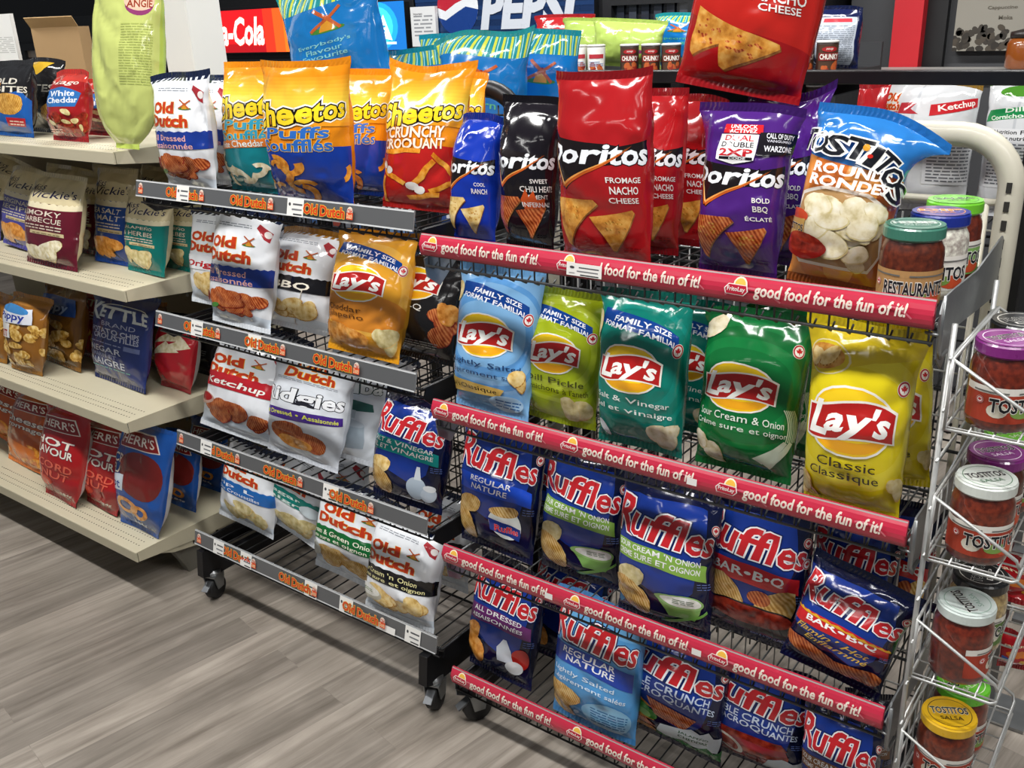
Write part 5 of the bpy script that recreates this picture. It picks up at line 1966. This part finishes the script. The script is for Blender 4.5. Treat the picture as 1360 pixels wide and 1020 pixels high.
G_G2 = 'kettle chip bags on the second gondola shelf'
put('kettle_lavender', 'lavender kettle chip bag cut by the left picture edge', G_G2, (-6, 345), (2, 235), (-38, 14), G_SH[1][0], 1.45, T=.07, grid=(16, 24))
put('kettle_lavender', 'lavender kettle chip bag beside the front burgundy one', G_G2, (32, 345), (45, 226), (8, 68), G_SH[1][0], 1.415, T=.07, grid=(18, 26))
put('kettle_burgundy', 'burgundy kettle chip bag at the front of the second gondola shelf', G_G2, (74, 353), (86, 232), (36, 114), G_SH[1][0], 1.345, T=.08, grid=(20, 28))
put('kettle_burgundy', 'burgundy kettle chip bag standing back beside the blue one', G_G2, (118, 342), (126, 230), (92, 142), G_SH[1][0], 1.49, T=.06, grid=(16, 22))
put('kettle_blue', 'blue and cream kettle chip bag on the second gondola shelf', G_G2, (152, 346), (160, 226), (126, 184), G_SH[1][0], 1.45, T=.07, grid=(20, 28))
put('kettle_teal', 'teal kettle chip bag at the end of the second gondola shelf', G_G2, (198, 362), (206, 258), (166, 230), G_SH[1][0], 1.43, T=.075, grid=(20, 28))
put('kettle_teal', 'teal kettle chip bag in shadow behind the end teal one', G_G2, (240, 352), (250, 262), (216, 268), G_SH[1][0], 1.5, T=.06, grid=(16, 22))
for q, l in (((20, 335), 'cream topped kettle chip bag at the back above the lavender bags'), ((82, 335), 'cream topped kettle chip bag at the back above the front burgundy bag'), ((148, 335), 'cream topped kettle chip bag at the back above the blue bag'), ((205, 335), 'cream topped kettle chip bag at the back above the teal bag')):
    put('kettle_burgundy', l, G_G2, q, (q[0] + 6, 222), (q[0] - 24, q[0] + 38), G_SH[1][0], 1.63, T=.06, grid=(12, 18))

G_G3 = 'bags on the third gondola shelf'
put('caramel_corn', 'gold caramel popcorn bag cut by the left picture edge', G_G3, (-6, 490), (2, 388), (-30, 20), G_SH[2][0], 1.3, T=.075, grid=(16, 24), name='popcorn_bag', cat='popcorn bag')
put('caramel_corn', 'gold caramel popcorn bag with white panel, at the front of the third gondola shelf', G_G3, (40, 502), (40, 392), (10, 66), G_SH[2][0], 1.295, T=.08, grid=(20, 28), name='popcorn_bag', cat='popcorn bag', flop=.02, taper=.3)
put('caramel_dark', 'dark gold popcorn bag standing behind the white-panelled one', G_G3, (90, 495), (94, 378), (58, 118), G_SH[2][0], 1.385, T=.075, grid=(18, 26), name='popcorn_bag', cat='popcorn bag')
put('kettle_red', 'dark red kettle chip bag half hidden behind the navy one', G_G3, (128, 490), (132, 385), (106, 162), G_SH[2][0], 1.475, T=.065, grid=(16, 24))
put('kettle_sea', 'navy blue sea salt kettle chip bag leaning on the third gondola shelf', G_G3, (160, 512), (166, 390), (124, 202), G_SH[2][0], 1.385, T=.07, grid=(22, 30), ears=(0, 0, .01, .005), most=.46)
put('caramel_dark', 'dark gold bag in the shadow right behind the navy kettle bag', G_G3, (196, 490), (200, 400), (170, 222), G_SH[2][0], 1.53, T=.06, grid=(14, 20))
put('red_triangles', 'red chip bag with printed pale triangles alone at the shelf end', G_G3, (236, 518), (242, 425), (206, 268), G_SH[2][0], 1.45, T=.08, grid=(20, 28), taper=.3)
put('black_packet', 'black bag in the dark behind the red triangle chip bag', G_G3, (255, 500), (255, 420), (225, 290), G_SH[2][0], 1.58, T=.06, grid=(12, 18))

G_G4 = 'bags on the bottom gondola shelf'
put('herr_orange', 'orange cheese curl bag cut by the left picture edge', G_G4, (2, 618), (16, 510), (-14, 40), G_SH[3][0], 1.36, T=.075, grid=(18, 26), most=.46)
put('herr_orange', 'orange cheese curl bag standing left of the front red bag', G_G4, (45, 640), (56, 525), (16, 82), G_SH[3][0], 1.3, T=.08, grid=(20, 28), most=.46)
put('herr_red', 'red hot flavour chip bag next to the orange bag, bottom gondola shelf', G_G4, (86, 672), (98, 545), (56, 122), G_SH[3][0], 1.235, T=.085, grid=(20, 28), most=.46, taper=.3)
put('herr_red', 'red hot flavour chip bag next to the blue bag, bottom gondola shelf', G_G4, (136, 680), (150, 560), (110, 178), G_SH[3][0], 1.275, T=.085, grid=(20, 28), most=.46, taper=.3)
put('herr_blue', 'royal blue chip bag at the front end of the bottom gondola shelf', G_G4, (186, 700), (200, 562), (154, 230), G_SH[3][0], 1.262, T=.09, grid=(22, 30), ears=(0, 0, .02, .0), most=.46, taper=.3)
put('herr_blue', 'blue chip bag second from the end, behind the royal blue one', G_G4, (238, 682), (246, 575), (212, 270), G_SH[3][0], 1.42, T=.07, grid=(16, 22), most=.46)
put('herr_blue', 'blue chip bag deepest in the shade at the bottom shelf end', G_G4, (272, 652), (282, 560), (250, 304), G_SH[3][0], 1.54, T=.06, grid=(14, 20), most=.46)
put('herr_red', 'dark red bag behind the two front red bags, bottom gondola shelf', G_G4, (118, 640), (128, 525), (90, 160), G_SH[3][0], 1.47, T=.06, grid=(14, 20), most=.46)
# three jars standing on the top shelf of the red-railed rack
for x, y, lid, txt, ink, body, lbl, rz, kw in (
    (-.334, 1.345, '3f7a68', 'HERBES', 'd9e8e0', '5e2412', 'salsa jar with dark green lid and tan label, front jar on the top shelf', .45, dict(lab=('RESTAURANTE', '17181f'), pic='b48a58', band='b48a58', flavour=('Old Dutch', None))),
    (-.326, 1.445, '1c2f8e', 'DIP', 'e89a3c', 'd9d4c8', 'white dip jar with blue and orange lid behind the green-lidded jar', .4, dict(pic='e4e0d8')),
    (-.330, 1.545, '6fc42e', 'SALSA', '2a5a1a', '6b2614', 'salsa jar with bright lime lid, rear jar on the top shelf', .55, dict(pic='7fae5c')),
):
    kw.setdefault('flavour', ('SALSA', None))
    jar(lbl, x, y, R_SH[0] + .001, lid, txt, ink, body, rz=rz, group='jars on the top shelf', **kw)


# ------------------------------------------------------------------ racks that stand back to back with the front ones
def back_rack(label, x0, x1, y0, y1, ztop, decks, bar):
    t = thing('wire_rack', label, 'display rack', (0, 0, 0))
    for x in (x0, x1):
        for y in (y0, y1):
            MB().box(x - .012, x + .012, y - .012, y + .012, 0, ztop).build('post', WIREBLACK, t)
    if bar:
        MB().box(x0 - .012, x1 + .012, y0 - .014, y0 + .014, bar[0], bar[1]).build('top_bar', WIREBLACK, t, bevel=.002)
    g = MB()
    for k in range(int((x1 - x0) / .042)):
        x = x0 + .02 + k * .042
        g.tube([(x, y0 + .004, .1), (x, y0 + .004, decks[0] - .10)], .002, 5)
    for k in range(10):
        z = .12 + k * (decks[0] - .22) / 9
        g.tube([(x0, y0, z), (x1, y0, z)], .0022, 5)
    for z in (decks[0] + .055, decks[0] - .02):
        g.tube([(x0, y0, z), (x1, y0, z)], .003, 6)
    g.build('back_grid', WIREBLACK, t)
    for z in decks:
        wire_deck(x0, x1, y0 + .01, y1, z - .004, 26, WIREBLACK, 'wire_shelf', t, .02, .002)
    return t


bz0, bz1 = at(1200, 112, 1.80)[2], at(1200, 93, 1.80)[2]
back_rack('black wire rack with a flat top bar, back to back behind the red-railed rack', -1.15, -.275, 1.80, 2.22, bz0, (1.115, .75, .4), (bz0, bz1))
back_rack('black wire rack of popcorn bags, back to back behind the grey-channel rack', -2.02, -1.20, 1.80, 2.22, 1.10, (1.10, .75, .4), None)

G_B = 'white chip bags seen from behind on the back rack'
put('dutch_back', 'white chip bag seen from behind with a red ketchup flag', G_B, (1225, 285), (1232, 104), (1166, 1296), 1.115, 1.95, T=.08, lean=0.0, roll=0)
put('dutch_back_green', 'white chip bag seen from behind with a green pickle flag', G_B, (1330, 285), (1345, 102), (1303, 1425), 1.115, 1.96, T=.08, lean=0.0, roll=0)
G_P = 'striped blue popcorn bags behind the black rack'
KP = dict(name='popcorn_bag', cat='popcorn bag')
put('dutch_popcorn_tall', 'tall blue popcorn bag with windmill rising behind the cheese puffs', G_P, (490, 150), (440, -14), (386, 520), 1.103, 1.93, T=.12, lean=.0, roll=-.16, ears=(-.03, .0, .02, -.03), grid=(22, 34), slack=1.5, **KP)
put('dutch_popcorn', 'blue popcorn bag with striped top lying low right of the tall one', G_P, (560, 130), (545, 72), (500, 600), 1.103, 2.05, T=.1, lean=.0, slack=1.6, ears=(-.02, .03, .0, 0), wave=.014, **KP)
put('dutch_popcorn', 'blue popcorn bag at the back with a teal striped top edge', G_P, (595, 130), (600, 48), (560, 650), 1.103, 2.17, T=.06, lean=.0, slack=1.6, roll=.04, wave=.014, **KP)
put('dutch_popcorn', 'blue popcorn bag with windmill, top corner raised toward the cola sign', G_P, (640, 140), (650, 48), (580, 700), 1.103, 1.92, T=.1, lean=.0, slack=1.4, ears=(-.03, -.05, .02, .03), wave=.012, **KP)
put('dutch_popcorn', 'blue popcorn bag with windmill directly beside the large red nacho bag', G_P, (712, 140), (718, 42), (672, 768), 1.103, 2.03, T=.08, lean=.0, slack=1.4, ears=(-.02, -.03, .01, .0), wave=.012, **KP)

# ------------------------------------------------------------------ far shelf with soup cups, across the next aisle
FY = 3.45
fz = at(1070, 96, FY)[2]
fz2 = min(at(1075, 146, FY)[2], fz - .145)
fx0, fx1 = at(690, 80, FY)[0], at(1120, 80, FY)[0]
fs = thing('store_shelving', 'dark steel store shelving with soup cups across the next aisle', 'shelving')
for z in (fz, fz2, .8, .4):
    MB().box(fx0, fx1, FY - .09, FY + .42, z - .03, z - .001).build('shelf', plain('2f3033', .5), fs, bevel=.002)
MB().box(fx0, fx1, FY - .093, FY - .0905, fz2 - .036, fz2 - .006).build('shelf_edge', plain('2f5a48', .45), fs)
MB().box(fx0, fx1, FY + .42, FY + .44, 0, 1.36).build('back_panel', plain('37383b', .6), fs)
for x in (fx0, fx1 - .03):
    MB().box(x, x + .03, FY - .05, FY + .42, 0, 1.2).build('upright', plain('2a2b2d', .5), fs)


def cup(label, x, y, z, k, white=False, r=.037, h=.098):
    c = thing('soup_cup', label, 'soup cup', (x, y, z), .55, 'soup cups on the far shelf')
    MB().lathe([(r * .82, 0), (r * .95, h * .04), (r, h * .95), (r * .98, h)], 22).build('cup_body', plain('3a2620' if not white else 'e4e2de', .4), c)
    MB().lathe([(r * 1.03, h), (r * 1.03, h + .006), (r * .9, h + .008)], 22).build('lid', plain('d8d6d2', .35), c)
    a = Art()
    L = 2.1 * r
    col = ('7a1e1c', '8c2a1c', '6e2a1a', '4f3a22')[k % 4]
    a.rect(0, 0, L, h * .88, '4a3324' if not white else 'ece9e4').chips(L / 2, h * .18, L * .7, h * .2, 5, 'hot', k, .012)
    if white:
        a.rect(L * .1, h * .5, L * .9, h * .66, 'b3303a').small(L * .1, h * .2, L * .9, h * .42, 3, '8a9cc0', k)
    else:
        a.rect(0, h * .36, L, h * .62, col).text('CHUNKY', L * .5, h * .49, L * .84, h * .17, 'f0ebe2', b=.03)
        a.ell(L * .5, h * .74, L * .34, h * .09, 'a31f22', n=14).text('soup', L * .5, h * .74, L * .3, h * .08, 'f0e4da', b=.01, sh=.2)

    def fn(xx, yy):
        t = -math.pi / 2 - L / r / 2 + xx / r
        n = np.stack([np.cos(t), np.sin(t), 0 * t], 1)
        rr = r * (.95 + .05 * yy / h) + .0006
        return n * rr[:, None] + np.stack([0 * t, 0 * t, yy + h * .05], 1), n
    laid('label', a, np.linspace(0, L, 11), np.array([0, h * .88]), fn, lambda q: plain(q if q not in FOOD else FOOD[q][1], .45), c)
    return c


CUPW = ['red chunky soup cup with %s on the far shelf', 'brown-red chunky soup cup with %s on the far shelf']
spots = [(840, 'first printed one'), (866, 'second printed one'), (891, 'third printed one'), (1056, 'one beside'), (1080, 'one'), (1100, 'one')]
for k, (px, lbl) in enumerate(((836, 'soup cup beside the green popcorn bag on the far shelf'), (864, 'soup cup between two others on the far shelf, left of the top nacho bag'), (891, 'soup cup nearest the left edge of the top red nacho bag'), (1066, 'soup cup just right of the top red nacho bag, upper far shelf'), (1097, 'soup cup left of the navy bag on the upper far shelf'))):
    p = at(px, 92, FY)
    cup(lbl, p[0], FY, fz, k)
for k, (px, lbl) in enumerate(((1066, 'soup cup on the lower far shelf above the purple bag corner'), (1098, 'soup cup on the lower far shelf under the navy bag'), (1122, 'soup cup on the lower far shelf, last before the red packet'))):
    cup(lbl, fx1 - .285 + .1 * k, FY, fz2, k + 1)
for k, (px, lbl) in enumerate(((768, 'white paper cup beside the striped popcorn bag on the far shelf'), (792, 'white paper cup in front of the pale green popcorn bag'))):
    cup(lbl, at(px, 88, FY)[0], FY, fz, k, True)
G_F = 'bags standing behind the soup cups'
SM = dict(grid=(14, 20), lean=0.0, T=.1)
put('red_top', 'red bag under the cola sign behind the blue popcorn bags', G_F, (750, 95), (750, 20), (712, 792), fz, 3.8, **SM)
put('green_top', 'pale green popcorn bag left of a bigger pale green one', G_F, (775, 95), (778, 26), (748, 806), fz, 3.68, name='popcorn_bag', cat='popcorn bag', **SM)
put('green_top', 'bigger pale green popcorn bag behind the soup cups', G_F, (830, 95), (834, 29), (788, 882), fz, 3.57, name='popcorn_bag', cat='popcorn bag', **SM)
put('dutch_popcorn', 'small blue striped bag at the far shelf beside the top red nacho bag', G_F, (896, 95), (900, 18), (870, 932), fz, 3.72, name='popcorn_bag', cat='popcorn bag', **SM)
put('navy_back', 'navy bag with pale back panel standing on the far shelf', G_F, (1108, 92), (1116, 8), (1072, 1146), fz, 3.62, **SM)
put('red_top', 'red packet leaning under the black top bar beside the white bags', G_F, (1165, 150), (1158, 110), (1140, 1180), 1.118, 1.90, T=.04, grid=(12, 16), lean=0)

# ------------------------------------------------------------------ drink coolers along the back
CY = 3.95
DARK = plain('1c1d20', .4)


def cooler(label, pxa, pxb, doors, sign, interior, lit=1.0, ztop=1.62, zh=1.34):
    x0, x1 = at(pxa, 40, CY)[0], at(pxb, 40, CY)[0]
    t = thing('drinks_cooler', label, 'cooler', (0, 0, 0))
    b = MB().box(x0, x1, CY + .02, CY + .62, .1, ztop).box(x0, x1, CY + .05, CY + .6, 0, .1)
    b.build('cabinet', DARK, t, bevel=.004)
    w = (x1 - x0) / doors
    for i in range(doors):
        a, c = x0 + i * w, x0 + (i + 1) * w
        fz_ = zh - .02
        d = MB()
        for q in ((a + .005, a + .05, .14, fz_), (c - .05, c - .005, .14, fz_), (a + .05, c - .05, .14, .2), (a + .05, c - .05, fz_ - .05, fz_)):
            d.box(q[0], q[1], CY - .025, CY + .0195, q[2], q[3])
        d = d.build('door', DARK, t)
        art = Art()
        W_, H_ = w - .1, fz_ - .25
        art.rect(0, 0, W_, H_, interior[0])
        for k in range(5):
            art.rect(0, H_ * (.12 + .2 * k), W_, H_ * (.125 + .2 * k) + .012, '5a5f68')
            for m in range(6):
                xx = W_ * (m + .5) / 6
                cc = interior[1][(m + k + i) % len(interior[1])]
                art.rect(xx - W_ * .05, H_ * (.14 + .2 * k), xx + W_ * .05, H_ * (.25 + .2 * k), cc).ell(xx, H_ * (.25 + .2 * k), W_ * .05, .04, cc, n=10).rect(xx - .014, H_ * (.26 + .2 * k), xx + .014, H_ * (.3 + .2 * k), 'd8d8dc')
        if len(interior) > 2:
            art.rect(0, H_ - .16, W_, H_, '4a2018').chips(W_ * .5, H_ - .07, W_ * .8, .05, 8, 'salsa', i, .05).rect(0, H_ - .05, W_, H_, 'b8a898')
            art.ell(W_ * .4, H_ - .14, .1, .1, 'c0202c').text('Coca-Cola', W_ * .4, H_ - .14, .16, .05, 'f4ece8', b=.01, sh=.25)
        laid('glass_pane', art, np.array([0, W_]), np.array([0, H_]), flat_fn((a + .05, CY + .012, .2), (1, 0, 0), (0, 0, 1)), lambda q: plain(q if q not in FOOD else FOOD[q][1], .12, 0, .8), d)
        MB().tube([(a + .03, CY - .028, .7), (a + .03, CY - .05, .74), (a + .03, CY - .05, 1.02), (a + .03, CY - .028, 1.06)], .008, 8).build('handle', STEEL, d)
    if sign:
        W_, H_ = x1 - x0 - .06, ztop - zh - .04
        art = Art()
        sign(art, W_, H_)
        e = MB().box(x0 + .03, x1 - .03, CY - .02, CY + .02, zh + .015, ztop - .025)
        e.mats = [DARK]
        laid('header_sign', art, np.array([0, W_]), np.array([0, H_]), flat_fn((x0 + .03, CY - .021, zh + .02), (1, 0, 0), (0, 0, 1)), lambda q: plain(q if q not in FOOD else FOOD[q][1], .3, 0, .3, lit), t, e, 3e-4)
    return t


def coke(a, W, H):
    a.rect(0, 0, W, H, 'c3161c').rect(0, H * .0, W, H * .2, 'a01018')
    a.text('Coca-Cola', W * .26, H * .5, W * .46, H * .62, 'fff4ee', [('e8402c', .05)], .03, .28)
    for i, c in enumerate(('d8301c', 'e0521c', 'e86c1e', 'ee8420', 'f29a26', 'f4ac34', 'f08a24', 'e86a1c')):
        a.rect(W * (.50 + .0625 * i), 0, W * (.5625 + .0625 * i), H, c)
    a.ell(W * .74, H * .5, W * .1, H * .22, 'fff0d0', n=20)


def ice(a, W, H):
    a.rect(0, 0, W, H, '1560a8').ell(W * .45, H * .5, W * .4, H * .5, '1f8ed0').ell(W * .45, H * .5, W * .3, H * .4, '3ab4e6')
    a.poly([(W * .16, H * .2), (W * .26, H * .6), (W * .32, H * .5), (W * .42, H * .9), (W * .5, H * .62), (W * .56, H * .74), (W * .72, H * .2), (W * .5, H * .26)], 'e8f8ff')
    a.text('ICE', W * .44, H * .4, W * .3, H * .22, '2a8ec8', b=.03, sh=.2)
    a.rect(W * .12, H * .12, W * .8, H * .17, 'bfe8fa')


def cola_blue(a, W, H):
    a.rect(0, 0, W, H, '12294f')
    for i in range(7):
        a.rect(0, H * i / 7, W, H * (i + .4) / 7, '17335f')
    c, r = (W * .26, H * .62), H * .40
    a.ell(c[0], c[1], r, r, 'd8dce2', n=30)
    th = np.linspace(.22, math.pi - .02, 16)
    a.poly([(c[0] + r * math.cos(t), c[1] + r * math.sin(t)) for t in th] + [(c[0] - r * .6, c[1] - r * .12), (c[0] - r * .1, c[1] + r * .14), (c[0] + r * .4, c[1] + r * .3)], 'b02334')
    th = np.linspace(math.pi + .35, 2 * math.pi - .1, 16)
    a.poly([(c[0] + r * math.cos(t), c[1] + r * math.sin(t)) for t in th] + [(c[0] + r * .4, c[1] + r * .02), (c[0] - r * .1, c[1] - r * .2), (c[0] - r * .6, c[1] - r * .44)], '16387c')
    a.text('PEPSI', W * .655, H * .57, W * .5, H * .50, 'c4cad4', [('24457f', .04)], .05, .18)


cooler('black drinks cooler with two doors behind the gondola, red round stickers', -70, 142, 2, None, ('4f6288', ['7a8cb0', '3a4e78', '9a3a4a', '5a8a6a'], 1), 1.0, 1.62, 1.47)
cooler('black drinks cooler with lit red and orange cola header', 255, 470, 2, coke, ('32363e', ['8a3a30', '6a6f7a', '3a5a8a', 'a08a5a']), 1.35)
cooler('drinks cooler with lit blue mountain header beside the orange header', 474, 548, 1, ice, ('2a2f3a', ['3a5a8a', '6a8ab0']), 1.2)
cooler('tall blue drinks cooler with big round cola globe sign', 552, 800, 1, cola_blue, ('1e2430', ['2a4a8a', '8a3038', '5a6a8a']), .06, 1.70, 1.33)
cooler('plain dark cooler right of the blue globe sign', 803, 1075, 2, None, ('22252c', ['2a2f3a', '3a3f4a']), 0, 1.75, 1.60)
p0, p1 = at(548, 62, 3.9), at(577, 8, 3.9)
a = Art()
a.rect(0, 0, p1[0] - p0[0], p1[2] - p0[2], 'd6d8da').small(.02, .05, p1[0] - p0[0] - .02, .16, 6, '8a8d92', 3)
a.text('Important', .05, p1[2] - p0[2] - .035, .06, .012, '3a3c40')
e = MB().box(p0[0], p1[0], 3.9015, 3.921, p0[2], p1[2])
e.mats = [plain('d6d8da', .7)]
tag(laid('paper_notice', a, np.array([0, p1[0] - p0[0]]), np.array([0, p1[2] - p0[2]]), flat_fn((p0[0], 3.901, p0[2]), (1, 0, 0), (0, 0, 1)), lambda q: plain(q, .7), None, e), 'white paper notice beside the round cola globe sign', 'notice')

# dark coffee counter with its poster and the red banner
x0, x1 = at(1128, 40, 4.3)[0], at(1480, 40, 4.3)[0]
cab = thing('coffee_cabinet', 'dark grey tall coffee cabinet at the back right', 'cabinet')
MB().box(x0, x1, 4.3, 4.75, 0, 2.1).build('body', plain('46474a', .6), cab)
xx = at(1240, 40, 4.28)[0]
MB().box(xx - .05, xx + .05, 4.26, 4.299, 0, 2.1).build('door_post', plain('161719', .5), cab)
xx = at(1218, 50, 4.28)[0]
MB().box(xx - .02, xx + .04, 4.285, 4.299, 1.42, 1.5).box(xx - .02, xx + .04, 4.285, 4.299, 1.34, 1.38).build('control_panel', plain('8d9094', .4), cab)
p0, p1 = at(1264, 68, 4.25), at(1420, -30, 4.25)
W_, H_ = p1[0] - p0[0], p1[2] - p0[2]
a = Art()
a.rect(0, 0, W_, H_, '8e8a80')
rd = random.Random(5)
for k in range(110):
    x = rd.uniform(0, W_)
    top = H_ * (.28 + .06 * math.sin(x * 12))
    a.ell(x, rd.uniform(.0, 1) ** 1.2 * top, .016, .011, ('37312a', '2b2620', '463e34')[k % 3], rd.random() * 3, n=9, bump=False)
    if k % 12 == 0:
        a.layer += 1
a.layer += 1
a.text('Cappuccino', W_ * .44, H_ * .62, W_ * .28, H_ * .06, '5d574c').text('Moka', W_ * .48, H_ * .48, W_ * .13, H_ * .055, '5d574c')
e = MB().box(p0[0], p1[0], 4.2515, 4.299, p0[2], p1[2])
e.mats = [plain('55524c', .6)]
tag(laid('coffee_poster', a, np.array([0, W_]), np.array([0, H_]), flat_fn((p0[0], 4.251, p0[2]), (1, 0, 0), (0, 0, 1)), lambda q: plain(q, .5), None, e), 'beige coffee poster with printed beans, at the back right', 'poster')
p0, p1 = at(1179, 100, 4.2), at(1229, -10, 4.2)
tag(MB().box(p0[0], p1[0], 4.20, 4.259, p0[2] - .1, 2.1).build('red_banner', plain('c21d28', .5)), 'plain bright red vertical banner strip before the dark cabinet', 'banner')
xa, xb = at(1150, 95, 4.0)[0], at(1400, 95, 4.0)[0]
zc = at(1260, 93, 4.0)[2]
ct = thing('coffee_counter', 'low dark coffee counter with pale top under the poster', 'counter')
MB().box(xa, xb, 3.93, 4.19, 0, zc - .03).build('base', plain('3a3b3e', .6), ct)
MB().box(xa, xb, 3.91, 4.19, zc - .03, zc).build('counter_top', plain('a8a6a2', .4), ct)
pj = at(1355, 90, 4.0)
j = thing('candy_jar', 'small amber jar standing on the coffee counter under the poster', 'jar', (pj[0], 4.03, zc))
MB().lathe([(.05, 0), (.06, .01), (.06, .09), (.05, .11)], 20).build('jar_body', plain('8a4a1c', .2, 0, .8), j)
MB().lathe([(.053, .11), (.053, .13), (.01, .14)], 20).build('lid', plain('2a2320', .4), j)

# odd things at the gondola
pb = at(62, 80, 1.66)
w = at(94, 60, 1.66)[0] - at(58, 60, 1.66)[0]
zt = at(75, 36, 1.66)[2]
bx = thing('cardboard_box', 'open brown cardboard box standing behind the bags on the top gondola shelf', 'box', (at(76, 60, 1.66)[0], 1.68, 1.2225), .5)
h = zt - 1.2225
m = MB()
for q in ((-w / 2, w / 2, -.03, -.027), (-w / 2, w / 2, .027, .03)):
    m.box(q[0], q[1], q[2], q[3], 0, h)
m.box(-w / 2, -w / 2 + .003, -.027, .027, 0, h).box(w / 2 - .003, w / 2, -.027, .027, 0, h).box(-w / 2 + .003, w / 2 - .003, -.027, .027, 0, .003)
m.build('carton', plain('a5865e', .8), bx)
MB().prism([(-.03, h), (-.03, h + .002), (-.055, h + .03), (-.057, h + .028)], 'x', -w / 2, w / 2).build('flap', plain('b8986c', .8), bx)
p0, p1 = at(-6, 80, 1.60), at(12, 18, 1.60)
a = Art()
a.rect(0, 0, p1[0] - p0[0], p1[2] - 1.2225, 'e2e2e0').small(.01, .23, p1[0] - p0[0] - .01, .28, 9, 'b4b4b2', 2)
e = MB().box(p0[0], p1[0], 1.6012, 1.612, 1.2225, p1[2])
e.mats = [plain('e2e2e0', .7)]
tag(laid('paper_sign', a, np.array([0, p1[0] - p0[0]]), np.array([0, p1[2] - 1.2225]), flat_fn((p0[0], 1.6005, 1.2225), (1, 0, 0), (0, 0, 1)), lambda q: plain(q, .7), None, e), 'white paper sign at the left end of the top gondola shelf', 'sign')

# red candy packets hanging behind the jar baskets
strip = thing('hanging_strip', 'steel hanging strip carrying red candy packets behind the jar baskets', 'display strip')
s0 = at(1352, 700, 1.98)
MB().box(s0[0] - .008, s0[0] + .008, 2.012, 2.016, .0, 1.25).box(s0[0] - .08, s0[0] + .08, 1.96, 2.07, .0, .008).build('strip', STEEL, strip)
for k, (y, lb) in enumerate(((545, 'upper'), (735, 'middle'), (825, 'lower'))):
    p = at(1352, y, 1.98)
    MB().box(p[0] - .012, p[0] + .012, 1.978, 2.012, p[2] - .004, p[2] + .004).build('clip', STEEL, strip)
for k, (y, lb) in enumerate(((545, 'red candy packet hanging highest behind the jar baskets'), (735, 'red candy packet hanging in the middle behind the jar baskets'), (835, 'red and orange candy packet hanging lowest behind the jar baskets'))):
    p = at(1352, y, 1.98)
    bag('candy_red', lb, 'red candy packets on the hanging strip', (p[0], 1.975, p[2] - (.17, .115, .1)[k]), (.085, .09, .06)[k], (.17, .115, .1)[k], .03, 0, .2, 0, 300 + k, (12, 16), name='candy_packet', cat='candy packet')
